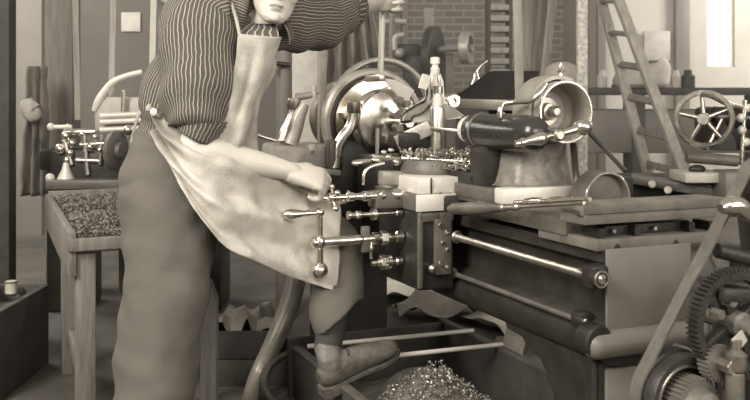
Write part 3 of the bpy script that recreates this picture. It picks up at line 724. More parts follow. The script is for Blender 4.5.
for i, (A, B) in enumerate(zip(rings, rings[1:])):
    for k in range(4):
        fc_ = co.bm.faces.new((A[k], A[k+1], B[k+1], B[k]))
        for lp, (uu, vv) in zip(fc_.loops, ((i, k), (i, k+1), (i+1, k+1), (i+1, k))): lp[co.uv].uv = (uu*.72, vv)
co.build('collar', SHIRT, sho, ang=180)
# trousers
tr = MB()
def tf(k, amp): return lambda t, a, p: amp*nz((p[0]*.8, p[1]*.8, p[2]*1.6), 6, k)+amp*.4*nz(p, 15, k)
tr.loft([W(178, 118, 3.10), W(184, 140, 3.12), W(180, 175, 3.10), W(178, 205, 3.08), W(180, 225, 3.08)], [(.165, .13), (.18, .15), (.20, .165), (.19, .16), (.12, .12)], 40, CH_F, 5, True, tf(1, .10))
tr.loft([W(172, 190, 3.07), W(169, 240, 3.03), W(164, 300, 2.985), W(159, 355, 2.96), W(154, 400, 2.95), W(151, 446, 2.95)], [(.165, .15), (.155, .145), (.142, .135), (.138, .128), (.135, .125), (.125, .12)], 40, CH_F, 7, True, tf(2, .14))
hem = V((48, 0, -55))
tr.loft([W(215, 192, 3.2), W(265, 212, 3.22), W(318, 236, 3.24), W(336, 250, 3.235), W(338, 275, 3.2), W(337, 300, 3.16), W(337, 318, 3.13)],
        [.13, .115, .105, .095, .092, .094, (.098, .09)], 40, V((-.5, -.8, .3)), 7, True, tf(3, .10), tang={'end': hem})
tr.build('trousers', TROUS, M, remesh=.008, smooth_it=1, ang=180)
# apron
ap = MB()
bib = [[(239, 34, 2.955), (250, 35, 2.93), (264, 36, 2.93), (281, 37, 2.975)],
       [(235, 60, 2.935), (248, 62, 2.92), (260, 63, 2.935), (274, 64, 3.0)],
       [(230, 90, 2.93), (243, 92, 2.92), (254, 93, 2.95), (263, 93, 3.05)],
       [(222, 118, 2.94), (236, 120, 2.93), (247, 121, 2.96), (256, 121, 3.06)],
       [(212, 150, 2.945), (229, 152, 2.94), (243, 153, 2.97), (257, 156, 3.06)]]
ap.grid([[W(*p) for p in r] for r in bib], 10, .006, -.003, freq=9, fold=lambda u, v, p: .007*sin(u*13+v*3+1)*min(1, v*4)+.008*sin(v*17+u*6)*max(0, v-.45))
sk = [[(149, 104, 3.02), (171, 124, 2.93), (205, 146, 2.915), (245, 158, 2.95), (292, 184, 3.09), (339, 202, 3.15)],
      [(151, 114, 2.985), (176, 150, 2.90), (211, 178, 2.88), (254, 196, 2.96), (299, 214, 3.08), (341, 228, 3.13)],
      [(154, 130, 2.955), (180, 172, 2.875), (214, 212, 2.87), (257, 232, 2.95), (301, 250, 3.06), (339, 260, 3.11)],
      [(158, 142, 2.95), (187, 196, 2.865), (221, 243, 2.865), (260, 264, 2.94), (300, 280, 3.04), (336, 291, 3.09)]]
ap.grid([[W(*p) for p in r] for r in sk], 12, .014, -.003, freq=11, fold=lambda u, v, p: (.022*(1-u)**.5*sin(v*15+u*5)+.012*u*sin(u*24-v*9)+.006*sin(v*34+u*12)*(1-u))*min(1, 6*v)*min(1, 5*(1-v)+.4))
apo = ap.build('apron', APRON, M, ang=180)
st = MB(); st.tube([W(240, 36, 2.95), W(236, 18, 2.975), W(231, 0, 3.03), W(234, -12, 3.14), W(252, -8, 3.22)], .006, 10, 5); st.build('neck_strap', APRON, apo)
st = MB(); hp2 = [W(150, 107, 3.01), W(140, 112, 3.08), W(133, 135, 3.14), W(128, 165, 3.14), W(121, 200, 3.13)]
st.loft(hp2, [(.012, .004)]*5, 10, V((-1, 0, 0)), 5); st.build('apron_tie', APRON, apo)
MB().rev(W(154, 112, 2.96), (-.2, -1, 0), [(0, 0), (0, .012), (.004, .013), (.007, .009), (.008, 0)], 18).build('button', BRIGHT, apo)
# shoes
def shoe(heel, toe, upv, top):
    f_ = (toe-heel).normalized(); u_ = (upv-f_*upv.dot(f_)).normalized(); sd = f_.cross(u_); ln = (toe-heel).length
    P = lambda x, y, z: heel+f_*x*ln+sd*y+u_*z
    s_ = MB(); s_.loft([P(.0, 0, .05), P(.1, 0, .052), P(.3, 0, .055), P(.55, 0, .048), P(.75, 0, .038), P(.92, 0, .032), P(1.0, 0, .03)],
        [(.022, .025), (.036, .046), (.038, .055), (.043, .046), (.05, .034), (.04, .026), (.012, .012)], 22, u_, 4, disp=tf(9, .08))
    s_.loft([P(.18, 0, .05), P(.17, 0, .09), top], [(.034, .05), (.036, .046), (.042, .046)], 20, f_, 4, disp=tf(8, .06))
    o = s_.build('shoe', SHOE, M, remesh=.005, smooth_it=2, ang=180)
    b = MB(); W_ = [(.0, .022), (.08, .035), (.3, .034), (.5, .038), (.75, .052), (.92, .042), (1.02, .014)]
    lo = [P(x, y, -.0) for x, y in W_]+[P(x, -y, -.0) for x, y in W_[::-1]]
    b.prism(lo, u_*.012); q = b.build('sole', SHOED, o)
    W_ = [(.0, .024), (.08, .036), (.24, .036)]
    b = MB(); b.prism([P(x, y, -.022) for x, y in W_]+[P(x, -y, -.022) for x, y in W_[::-1]], u_*.024); b.build('heel', SHOED, o)
    l = MB()
    for k in range(4):
        x = .36+.085*k; l.tube([P(x, -.026, .098-.012*k), P(x+.02, 0, .106-.014*k), P(x, .026, .098-.012*k)], .0028, 8, 4)
    l.build('laces', HAIR, o)
    return o
shoe(W(321, 391, 3.06), W(397, 352, 3.22), V((-.25, -.35, 1)), W(327, 346, 3.10))
shoe(V((-.76, 3.05, .02)), V((-.62, 2.80, .02)), V((0, 0, 1)), V((-.72, 2.98, .14)))
so = MB(); so.loft([W(333, 306, 3.15), W(331, 325, 3.12), W(327, 352, 3.10)], [.058, .052, .046], 20, ZX); so.build('sock', SOCK, M)
so = MB(); so.loft([V((-.715, 2.97, .26)), V((-.715, 2.975, .12))], [.05, .045], 20, YX); so.build('sock', SOCK, M)

# ------------------------------------------------------------------ chip trough under the bed, metal bars, chips
TR = thing('chip_trough', 'long dark wooden trough of metal turnings on the floor under the lathe', 'trough', (-.9, -.05, 0), frame=True)
y0, y1, x0, x1 = -.385, .285, -1.46, -.36
MB().box(((x0+x1)/2, y0, .119), (x1-x0, .03, .198), .006).build('side_board', WOODD, TR)
MB().box(((x0+x1)/2, y1, .135), (x1-x0, .03, .23), .006).build('side_board', WOODD, TR)
MB().box((x0, (y0+y1)/2, .135), (.03, y1-y0+.06, .23), .006).build('end_board', WOODD, TR)
MB().box((x1, (y0+y1)/2, .135), (.03, y1-y0, .23), .006).build('end_board', WOODD, TR)
MB().box(((x0+x1)/2, (y0+y1)/2, .012), (x1-x0, y1-y0, .024), .003).build('bottom_board', WOODD, TR)
mb = MB()
for y, z in ((y0-.005, .222), (y1, .254)): mb.box(((x0+x1)/2, y, z), (x1-x0+.03, .035, .012), .003)
mb.build('rim_strip', IRONW, TR)
def chips(n, fn, s=1.0, seed=3):
    rnd = random.Random(seed); mb = MB()
    for _ in range(n):
        p = fn(rnd); r = rnd.uniform(.004, .010)*s; w_ = rnd.uniform(.003, .007)*s
        ax = V((rnd.uniform(-1, 1), rnd.uniform(-1, 1), rnd.uniform(-1, 1))).normalized(); u = ax.orthogonal().normalized(); v = ax.cross(u)
        a0 = rnd.uniform(0, 6.28); sp = rnd.uniform(1.8, 5.5); m = 6 if sp > 3 else 4; prev = None
        for k in range(m+1):
            a = a0+sp*k/m; c = p+(u*cos(a)+v*sin(a))*r+ax*(w_*1.2*k/m*rnd.uniform(.7, 1.3))
            q = (mb.bm.verts.new(c), mb.bm.verts.new(c+ax*w_))
            if prev: mb.bm.faces.new((prev[0], q[0], q[1], prev[1]))
            prev = q
    return mb
def pile(r):
    a = r.uniform(x0+.5, x1-.05); b = r.uniform(y0+.05, y1-.05)
    h = .035+.19*math.exp(-((a+.93)/.27)**2-((b+.06)/.19)**2)+.02*nz((a, b, 0), 9)
    return V((a, b, .03+h*sqrt(r.uniform(.35, 1))))
mp = MB(); G = [[mp.bm.verts.new((a, b, .03+.035+.19*math.exp(-((a+.93)/.27)**2-((b+.06)/.19)**2)+.018*nz((a, b, 0), 9)-.02)) for b in [y0+.02+(y1-y0-.04)*j/24 for j in range(25)]] for a in [x0+.02+(x1-x0-.04)*i/40 for i in range(41)]]
for i in range(40):
    for j in range(24): mp.bm.faces.new((G[i][j], G[i+1][j], G[i+1][j+1], G[i][j+1]))
ph = mp.build('swarf_bed', mat('swarf', .16, .5, .3, .5, 60, .6, 120), None, off=to_world((0, 0, 0))*0)
ph.location = to_world((0, 0, 0)); ph.rotation_euler = (0, 0, ANG)
tag(ph, 'grey bed of fine swarf lying in the trough', 'metal chips', None, 'stuff')
c = chips(6500, pile, .95).build('metal_turnings', mat('dull_turnings', .36, .4, .6, .5, 60), None); c.location = to_world((0, 0, 0)); c.rotation_euler = (0, 0, ANG)
tag(c, 'curly bright turnings heaped in the trough under the lathe', 'metal chips', None, 'stuff')
for k, (xa, xb, lab) in enumerate(((-1.25, -1.21, 'bright steel bar across the trough, farther one, behind the shoe'), (-1.02, -.985, 'bright steel bar across the trough, nearer one, by the chip heap'))):
    b = MB(); a_, b_ = V((xa, y0-.02, .272)), V((xb, y1+.0, .272)); b.cyl(a_, b_, .0085, seg=14)
    o = b.build('steel_bar', BRIGHT, None); o.location = to_world((0, 0, 0)); o.rotation_euler = (0, 0, ANG)
    tag(o, lab, 'metal bar', 'bars across the trough')
# chips lying over the carriage
def onslide(r):
    if r.random() < .55:
        a = r.uniform(-1.08, -.69); b = r.uniform(-.0, .27); return V((a, b, .955+.02*max(0, nz((a, b, 1), 11))*2+r.uniform(0, .02)))
    if r.random() < .5:
        a = r.uniform(0, 6.28); q = .11*sqrt(r.random()); return V((-.99+cos(a)*q, -.01+sin(a)*q, .99+r.uniform(0, .028)))
    a = r.gauss(-.86, .05); b = r.gauss(.09, .06); return V((a, b, .965+max(0, .09-1.1*sqrt((a+.86)**2+(b-.09)**2))*r.uniform(.6, 1)))
c = chips(2300, onslide, .95, 5).build('metal_chips', CHIP, None); c.location = to_world((0, 0, 0)); c.rotation_euler = (0, 0, ANG)
tag(c, 'bright chips scattered around the tool post and slide', 'metal chips', None, 'stuff')

# ------------------------------------------------------------------ neighbouring geared machine, lower right corner
Gm = thing('gear_machine', 'neighbouring machine with belt, gears and big pulley in lower right corner', 'machine', (.3, .25, 0), frame=True)
gc = L(689, 402, X=.40); bg_ = L(733, 322, X=.42); up_ = L(778, 182, X=.40)
pu = MB(); R1 = .108
pu.rev(gc, XX, [(-.075, 0), (-.075, R1-.012), (-.07, R1), (-.04, R1), (-.036, R1-.006), (-.006, R1-.006), (0, R1-.010), (0, R1-.022), (-.03, R1-.026), (-.03, 0)], 64)
puo = pu.build('pulley', IRON, Gm)
MB().ring(gc+V((-.012, 0, 0)), XX, R1-.024, R1-.034, .02, 56).build('inner_ring', STEELD, puo)
MB().gear(gc+V((.005, 0, 0)), XX, .062, 34, .05, .007).build('pinion', IRONW, puo)
MB().rev(gc+V((.02, 0, 0)), XX, [(0, 0), (0, .045), (.04, .036), (.045, .024), (.06, .022), (.06, 0)], 30).build('hub', IRONW, puo)
bgo = MB().gear(bg_, XX, .124, 64, .03, .009, .098).build('spur_gear', IRON, Gm)
mb = MB()
for k in range(4):
    a = k*pi/2+.5; mb.bar(bg_+V((0, cos(a)*.02, sin(a)*.02)), bg_+V((0, cos(a)*.095, sin(a)*.095)), .02, .024, .004, XX)
mb.build('gear_spokes', IRON, bgo)
MB().rev(bg_+V((-.03, 0, 0)), XX, [(0, 0), (0, .028), (.06, .028), (.065, .018), (.09, .018), (.09, 0)], 24).build('hub', IRONW, bgo)
sg = L(716, 362, X=.43)
MB().gear(sg, XX, .042, 24, .03, .007).build('idler_gear', IRONW, Gm)
MB().hexa(sg, sg+V((.05, 0, 0)), .016).build('idler_nut', STEELD, Gm)
belt_mesh(MB(), V((0, gc.y, gc.z)), R1-.002, V((0, up_.y, up_.z)), .05, .333, .368, .006).build('flat_belt', LEATHER, Gm)
MB().rev(V((.32, up_.y, up_.z)), XX, [(0, 0), (0, .048), (.07, .048), (.07, 0)], 30).build('upper_pulley', IRONW, Gm)
P = [L(721, 209, X=.42), L(728, 206, X=.42), L(738, 206, X=.42), L(746, 212, X=.42), L(756, 216, X=.42), L(775, 212, X=.42)]
MB().loft(P, [.012, .02, .022, .02, .018, .018], 18, XX).build('curved_arm', STEEL, Gm)
# frame behind the gears
mb = MB(); mb.box((.20, .62, .39), (.50, .30, .78), .03); mb.build('frame', IRON, Gm)
mb = MB(); mb.bar((.33, gc.y, gc.z), (.33, .5, .62), .05, .07, .01, XX).bar((.33, bg_.y, bg_.z), (.33, .55, bg_.z), .05, .07, .01, XX); mb.build('gear_bracket', IRON, Gm)
for q_, xe, r in ((gc, .42, .018), (bg_, .44, .016), (up_, .42, .016), (sg, .44, .01)): MB().cyl((.30, q_.y, q_.z), (xe, q_.y, q_.z), r).build('shaft', STEELD, Gm)
mb = MB(); mb.bar((.31, up_.y, up_.z), (.31, up_.y+.06, .6), .05, .06, .01, XX); mb.build('upper_bracket', IRON, Gm)
for a, b, r in (((716, 250), (765, 262), .018), ((718, 283), (765, 288), .012)):
    MB().cyl(L(*a, X=.34), L(*b, X=.36), r, seg=14).build('tie_rod', IRON, Gm)
MB().rev(L(736, 370, X=.47), ZX, [(0, 0), (0, .02), (.01, .024), (.035, .024), (.04, .018), (.045, .012), (.065, .012), (.068, .008), (.068, 0)], 20).build('oil_pot', STEELD, Gm)
MB().cyl(L(735, 400, X=.47), L(735, 372, X=.47), .02).build('oil_pot_stem', IRONW, Gm)
MB().prism([L(731, 340, X=.47), L(741, 330, X=.47), L(746, 340, X=.47), L(740, 348, X=.47)], (.004, 0, 0)).build('metal_tag', PALEW, Gm)
MB().cyl(L(737, 349, X=.468), L(738, 342, X=.468), .006).build('tag_pin', STEELD, Gm)
for px_, py_ in ((712, 312), (724, 300)): MB().hexa(L(px_, py_, X=.43), L(px_, py_, X=.43)+V((.03, 0, 0)), .012).build('hexagon_nut', IRONW, Gm)
MB().bar(L(722, 295, X=.45), L(765, 296, X=.45), .03, .022, .004, XX).build('gear_cover_bar', IRON, Gm)
MB().bar(L(727, 305, X=.40), L(722, 355, X=.40), .05, .03, .006, XX).build('quadrant_arm', IRON, Gm)

# ------------------------------------------------------------------ left: bench with shavings, crates, props
cb = L(72, 241, Z=.69); bw = .46; bl = 1.45; zt = .69
B = thing('work_bench', 'grey wooden bench with shallow tray top left of the machinist', 'bench', (cb.x-bl/2, cb.y+bw/2, 0), frame=True)
MB().box((cb.x-bl/2, cb.y+bw/2, zt-.03), (bl, bw, .03), .004).build('bench_top', WOOD, B)
MB().box((cb.x, cb.y+bw/2, zt-.015), (.03, bw+.03, .045), .004).build('front_board', WOOD, B)
MB().box((cb.x-bl/2, cb.y, zt-.05), (bl, .03, .16), .004).build('side_board', WOOD, B)
MB().box((cb.x-bl/2, cb.y+bw, zt+.0), (bl, .03, .09), .004).build('side_board', WOOD, B)
MB().box((cb.x-bl, cb.y+bw/2, zt+.0), (.03, bw, .09), .004).build('rear_board', WOOD, B)
for x, y in ((cb.x-.05, cb.y+.05), (cb.x-.75, cb.y+.05), (cb.x-.05, cb.y+bw-.05), (cb.x-bl+.06, cb.y+bw-.05)):
    MB().box((x, y, (zt-.05)/2), (.07, .07, zt-.05), .005).build('leg', WOOD, B)
MB().box((cb.x-.4, cb.y+.05, .17), (.64, .03, .08), .004).build('stretcher', WOOD, B)
MB().box((cb.x-.55, cb.y+bw-.1, .5), (.03, .25, .26), .004).build('hanging_panel', WOOD, B)
def onb(r):
    a = r.uniform(cb.x-bl+.03, cb.x-.02); b = r.uniform(cb.y+.03, cb.y+bw-.02); return V((a, b, zt-.005+.07*abs(nz((a, b, 0), 5))+r.uniform(0, .012)))
c = chips(4200, onb, 1.2, 8).build('metal_shavings', mat('dull_shavings', .2, .65, .1, .4, 40), None); c.location = to_world((0, 0, 0)); c.rotation_euler = (0, 0, ANG)
tag(c, 'dull shavings covering the bench top at left', 'metal chips', None, 'stuff')
def crate(name, lab, c, sx, sy, z0, h, rz=0, group=None, m=WOODD):
    t = thing(name, lab, 'crate', (c[0], c[1], z0), group); R = Matrix.Rotation(rz, 3, 'Z')
    def bx(n, o, s): MB().box(V((c[0], c[1], z0))+R @ V(o), s, .004, R).build(n, m, t)
    bx('front_board', (0, -sy/2, h/2), (sx, .02, h)); bx('rear_board', (0, sy/2, h/2), (sx, .02, h))
    bx('side_board', (-sx/2, 0, h/2), (.02, sy, h)); bx('side_board', (sx/2, 0, h/2), (.02, sy, h)); bx('bottom_board', (0, 0, .01), (sx, sy, .02))
    return t
cc1 = W(247, 345, 3.95)
crate('wooden_crate', 'dark wooden crate with crumpled paper in it, stacked behind the curved leg', cc1, .28, .32, .112, .115, .02, 'stacked crates')
crate('wooden_crate', 'lower dark wooden crate on the floor behind the curved leg', (cc1[0]+.04, cc1[1], 0), .36, .34, .0, .110, .03, 'stacked crates')
pa = MB(); rows = []
for j in range(6):
    rows.append([V((cc1[0]-.125+.25*i/7, cc1[1]-.13+.26*j/5, .235+.08*nz((i*.9, j*.9, 0), 1)+.018*sin(i*1.9+j)-(.04 if i in (0, 7) or j in (0, 5) else 0)+.03)) for i in range(8)])
pa.grid(rows, 3, .012, .002, freq=20)
tag(pa.build('crumpled_paper', mat('dull_paper', .33, .85, 0, .25, 9), None, ang=25), 'crumpled pale paper stuffed in the upper crate', 'paper')
q = W(208, 300, 3.25)
pp = MB(); pp.prism([(q.x-.028, 3.25, 0), (q.x+.028, 3.25, 0), (q.x+.028, 3.25, W(208, 300, 3.25).z), (q.x+.004, 3.25, W(208, 282, 3.25).z), (q.x-.012, 3.25, W(208, 282, 3.25).z), (q.x-.028, 3.25, W(208, 305, 3.25).z)], (0, .06, 0))
tag(pp.build('wooden_stake', WOOD, None), "pointed grey wooden stake upright behind the machinist's standing leg", 'post')
hc = W(303, 410, 3.55)
hp_o = MB(); hp_o.ring((hc.x, hc.y, .088), (.1, -.5, .86), .165, .142, .03, 48)
tag(hp_o.build('iron_hoop', IRONW, None), 'iron hoop propped on the floor beside the curved leg', 'hoop')
# scrap heap at far lower left
rnd = random.Random(4)
hb_ = thing('scrap_bin', 'dark low bin of scrap on the floor at far left', 'bin', (-1.78, 3.82, 0))
xa, xb, ya, yb, hz_ = -2.05, -1.50, 3.55, 4.1, .36
for n, o, s in (('front_board', ((xa+xb)/2, ya, hz_/2), (xb-xa, .03, hz_)), ('rear_board', ((xa+xb)/2, yb, hz_/2), (xb-xa, .03, hz_)), ('side_board', (xa, (ya+yb)/2, hz_/2), (.03, yb-ya, hz_)), ('side_board', (xb, (ya+yb)/2, hz_/2), (.03, yb-ya, hz_)), ('bottom_board', ((xa+xb)/2, (ya+yb)/2, .02), (xb-xa, yb-ya, .03))):
    MB().box(o, s, .005).build(n, WOODD, hb_)
labs = ['short grey offcut of bar', 'bent dark iron strap', 'dark cast lump', 'pale steel ring', 'grey iron bracket', 'round dark billet', 'long dull rod', 'rusty dark plate']
def scrap(k, x, y, z):
    mb = MB(); r = rnd.uniform(.03, .06); a = rnd.uniform(0, 3)
    d = V((cos(a), sin(a), rnd.uniform(-.1, .3)))
    if k % 4 == 0: mb.cyl(V((x, y, z))-d*.09, V((x, y, z))+d*.09, r*.7)
    elif k % 4 == 1: mb.tube([V((x, y, z))-d*.12, V((x, y, z+.05)), V((x, y, z))+d*.12+ZX*.02], .018)
    elif k % 4 == 2: mb.loft([V((x, y, z))-d*.07, V((x, y, z)), V((x, y, z))+d*.07], [r*.6, r*1.1, r*.7], 12, ZX, disp=lambda t, a, p: .25*nz(p, 14))
    else: mb.ring((x, y, z), (d.x, d.y, 1), r*1.3, r*.7, .03, 24)
    return mb
places = ['at the bin front left', 'at the bin front middle', 'at the bin front right', 'in the middle of the bin', 'at the back of the bin', 'in the back right of the bin', 'across the bin left side', 'by the bin right side']
for k in range(8):
    x = xa+.09+(k % 4)*.125; y = ya+.14+(k//4)*.27
    tag(scrap(k, x, y, .33+.05*rnd.random()).build('scrap_piece', (IRON, IRONW, OILY, IRONW)[k % 4], None), labs[k]+' '+places[k], 'scrap metal', 'scrap in the bin')
fl = MB(); fl.loft([(-2.0, 3.65, .18), (-1.7, 3.97, .18), (-1.4, 4.3, .18)], [.12]*3, 10, ZX) if False else None
fill = MB(); fill.box(((xa+xb)/2, (ya+yb)/2, .16), (xb-xa-.04, yb-ya-.04, .26), .01); tag(fill.build('scrap_filling', OILY, None), 'dark oily scrap filling the low bin at far left', 'scrap metal', None, 'stuff')
tn = thing('oil_tin', 'small bright tin standing on the scrap bin at far left', 'tin', W(10, 300, 3.95))
q = OFF[tn.name]; q2 = V((-1.56, 3.86, .37)); OFF[tn.name] = q2; tn.location = q2
MB().rev(q2, ZX, [(0, 0), (0, .022), (.003, .025), (.05, .025), (.055, .02), (.055, 0)], 20).build('can', PALEW, tn)
MB().ring(q2+ZX*.05, ZX, .027, .02, .008, 24).build('rim', STEELD, tn)

# ------------------------------------------------------------------ rear left machine
A = thing('background_lathe', 'blurred lathe with shiny ball handles behind the bench at left', 'lathe', (-1.45, 5.1, 0))
D = 5.0
def b_(x, y, d=D): return W(x, y, d)
MB().box((-1.35, 5.25, .86), (1.1, .34, .12), .02).build('bed', IRON, A)
MB().box((-1.75, 5.25, .40), (.22, .34, .8), .02).build('leg', IRON, A); MB().box((-.98, 5.25, .40), (.22, .34, .8), .02).build('leg', IRON, A)
MB().rev((b_(115, 150).x, 4.96, b_(115, 150).z), (1, -.3, 0), [(0, 0), (0, .10), (.01, .11), (.03, .11), (.04, .09), (.04, .05), (.06, .04), (.06, 0)], 36).build('hand_wheel', IRONW, A)
MB().loft([b_(94, 111, 5.1), b_(98, 102, 5.1), b_(104, 92, 5.1), b_(113, 82, 5.1), b_(126, 76, 5.1), b_(142, 72, 5.1)], [.014, .022, .02, .018, .016, .016], 14, YX).build('belt_guard', BRIGHT, A)
MB().box((b_(120, 115).x, 5.25, b_(120, 115).z), (.36, .3, .20), .03).build('headstock', PALEW, A)
for y in (116, 122, 130): MB().cyl(b_(100, y, 5.06), b_(142, y-2, 5.06), .016, seg=12).build('cross_bar', BRIGHT, A)
MB().cyl(b_(123, 112, 5.06), b_(124, 90, 5.06), .014).build('upright_rod', STEEL, A)
mb = MB(); mb.cyl(b_(50, 127, 4.95), b_(72, 127, 4.95), .012).sph(b_(51, 127, 4.95), .022).sph(b_(68, 127, 4.95), .017); mb.build('ball_handle', BRIGHT, A)
mb = MB(); mb.cyl(b_(64, 132), b_(96, 132), .018); mb.build('spindle', STEEL, A)
for x, y, r in ((66, 136, .026), (72, 143, .024), (60, 149, .028), (70, 153, .022), (82, 134, .02), (90, 147, .024), (67, 160, .02), (100, 150, .02), (95, 137, .018), (128, 130, .026), (110, 140, .02)):
    MB().sph(b_(x, y), r, (1, 1, 1.1)).build('knob', STEEL, A)
for x0_, y0_, x1_, y1_ in ((64, 140, 72, 165), (76, 160, 100, 161), (80, 145, 110, 143), (84, 134, 88, 175), (102, 135, 100, 165)):
    MB().cyl(b_(x0_, y0_), b_(x1_, y1_), .014).build('handle_rod', STEELD, A)
mb = MB(); q = b_(66, 181); mb.rev(q, ZX, [(0, 0), (0, .05), (.01, .05), (.06, .025), (.10, .014), (.11, 0)], 18); mb.build('oil_cup', BRIGHT, A)
MB().sph(b_(50, 178, 4.95), .025).build('ball_knob', BRIGHT, A)
MB().box((b_(95, 165).x, 5.12, b_(95, 172).z), (.52, .22, .24), .03).build('carriage', IRON, A)
MB().bar(b_(50, 184, 4.95), b_(140, 183, 4.95), .16, .05, .008).build('tray', IRONW, A)
for x0_, x1_, y1_, nm in ((74, 78, 100, 'overhead_belt'), (115, 111, 100, 'overhead_belt'), (155, 151, 110, 'overhead_belt')):
    MB().bar(b_(x0_, -60, 5.2), b_(x1_, y1_+20, 5.2), .035, .012, .002, YX).build(nm, WOODL if x0_ != 155 else PAPER, A)

def post(lab, px0, px1, d, z1=3.2, m=WOOD, cat='post', name='wooden_post', dep=None):
    a, b = W(px0, 100, d).x, W(px1, 100, d).x; dp = dep or (b-a)
    o = MB().box(((a+b)/2, d+dp/2, z1/2), (b-a, dp, z1), .006).build(name, m, None, off=V(((a+b)/2, d+dp/2, 0)))
    return tag(o, lab, cat)
post('thick grey wooden post behind the bench at left', 45, 72, 5.6, name='wooden_post')
post('brown wooden post cut by the left edge of the photo', -10, 9, 4.6, m=WOODD)
hkp = thing('iron_column', 'slim grey column with black hook behind the machinist', 'column', (W(283, 100, 5.0).x, 5.05, 0))
MB().cyl((W(283, 100, 5).x, 5.05, 0), (W(283, 100, 5).x, 5.05, 3.2), .046, seg=24).build('shaft', GREYP, hkp)
MB().tube([W(290, 65, 4.99), W(282, 64, 4.97), W(275, 64, 4.96), W(273, 67, 4.96), W(274, 72, 4.96)], .013).build('hook', BLACKM, hkp)
MB().box((W(283, 100, 5).x, 5.05, .02), (.16, .16, .04), .005).build('foot', GREYP, hkp)
post('speckled upright pipe rising behind the cup drum', 578, 588, 4.4, m=ROPE, name='upright_pipe', cat='pipe')
br2 = MB().bar(W(150, -14, 7.93), W(215, 30, 7.93), .10, .10, .005); tag(br2.build('timber_brace', WOODL, None), "diagonal timber brace above the machinist's shoulder", 'brace')
nb_ = MB().box(W(131, 22, 7.989), (.17, .02, .17), .004); tag(nb_.build('notice_board', PAPER, None), 'small pale square board on the wall left of the machinist', 'board')
# hanging clothes
def hang(name, lab, cols, d, y0, y1, xs0, xs1, m, amp=.05):
    rows = []
    for j in range(5):
        t = j/4; rows.append([W(xs0[0]+(xs0[1]-xs0[0])*t+(xs1[0]+(xs1[1]-xs1[0])*t-xs0[0]-(xs0[1]-xs0[0])*t)*i/(cols-1), y0+(y1-y0)*t, d)+V((0, amp*(1 if i % 2 else -1)*(.4+.6*t), 0)) for i in range(cols)])
    mb = MB(); mb.grid(rows, 5, .02, .012, freq=7); return tag(mb.build(name, m, None, ang=180), lab, 'clothing')
hang('hanging_coat', 'dark work coat hanging between the column and shifter rod', 9, 5.0, 8, 128, (330, 322), (372, 392), mat('coat_cloth', .15, .9, 0, .3, 5), .06)
hang('hanging_jacket', 'grey jacket hanging by the grey post at far left', 6, 5.3, 66, 196, (30, 24), (46, 48), mat('coat_cloth', .15), .04)
post('pale board standing between the grey column and the hanging coat', 292, 320, 6.4, 2.2, PAPER, 'board', 'pale_board', .03)
rg = MB(); rg.loft([W(26, 100, 5.2), W(30, 108, 5.2), W(34, 113, 5.2), W(40, 112, 5.2)], [.03, .05, .055, .03], 14, YX, disp=lambda t, a, p: .25*nz(p, 14)); tag(rg.build('hanging_rag', WOODL, None, ang=180), 'pale rag bundle hanging on the jacket at far left', 'rag')

# ------------------------------------------------------------------ rear middle: brick wall machine
D2 = 7.2
Mx = thing('shaft_machine', 'dark machine with shaft and belt pulleys before the brick wall', 'machine', (W(425, 100, D2).x, D2, 0))
q = W(433, 60, D2)
MB().rev(q-XX*.03, (1, -.35, 0), [(0, 0), (0, .255), (.01, .27), (.065, .27), (.075, .25), (.065, .05), (.09, .045), (.09, 0)], 44).build('large_pulley', IRON, Mx)
q3 = W(466, 48, D2-.12); axd = V((1, -.35, 0)).normalized()
MB().cyl(W(400, 51, D2+.12), q3+axd*.05, .026, seg=16).build('shaft', CAST, Mx)
sp_ = MB().rev(q3-axd*.04, axd, [(0, 0), (0, .115), (.008, .125), (.072, .125), (.08, .115), (.08, .100), (.05, .09), (.05, .03), (.09, .028), (.09, 0)], 40).build('small_pulley', CAST, Mx)
MB().box(W(424, 75, D2+.15), (.34, .3, .36), .03).build('body', IRON, Mx)
MB().box((W(424, 75, D2).x, D2+.15, .55), (.5, .4, 1.1), .03).build('base', GREYP, Mx)
MB().box(W(408, 52, D2+.1), (.2, .2, .12), .02).build('bearing_block', IRON, Mx)
MB().box(W(447, 78, D2+.1), (.1, .16, .4), .02).build('pillar', GREYP, Mx)
MB().tube([W(384, 22, D2+.3), W(395, 21, D2+.3), W(406, 22, D2+.3)], .022).build('pipe', PALEW, Mx)
MB().tube([W(395, 50, D2-.1), W(395, 40, D2-.1), W(397, 36, D2-.1), W(404, 35, D2-.1)], .022).build('pipe_elbow', PALEW, Mx)
MB().cyl(W(392, 5, D2+.3), W(392, 60, D2+.3), .03).build('pipe', GREYP, Mx)
MB().cyl(W(404, -20, D2+.35), W(404, 60, D2+.35), .03).build('pipe', GREYP, Mx)
MB().sph(W(400, 53, D2-.1), .04).build('joint', CAST, Mx)
nt_ = MB().box(W(429, 18, 10.993), (.12, .02, .24), .004); tag(nt_.build('paper_notice', PAPER, None), 'small pale notice stuck on the brick wall above the pulley', 'notice')
for k, (x, y, dd) in enumerate(((476, 80, 6.4),)):
    t = thing('oil_can', 'small shiny fittings can behind the dark hood', 'can', W(x, 110, dd)*1)
    q = W(x, 92, dd); mb = MB(); mb.rev(q, ZX, [(0, 0), (0, .05), (.06, .045), (.1, .02), (.12, .02), (.14, .01), (.14, 0)], 18); OFF[t.name] = q; t.location = q; mb.build('can', STEEL, t)
    MB().tube([q+ZX*.13, q+V((.03, 0, .18)), q+V((.08, 0, .22))], .008).build('spout', STEEL, t)
    sh_ = MB().box((q.x+.02, q.y+.03, q.z/2-.001), (.3, .3, q.z-.004), .01); tag(sh_.build('machine_stand', IRON, None), 'dark iron stand under the oil can behind the lathe', 'stand')
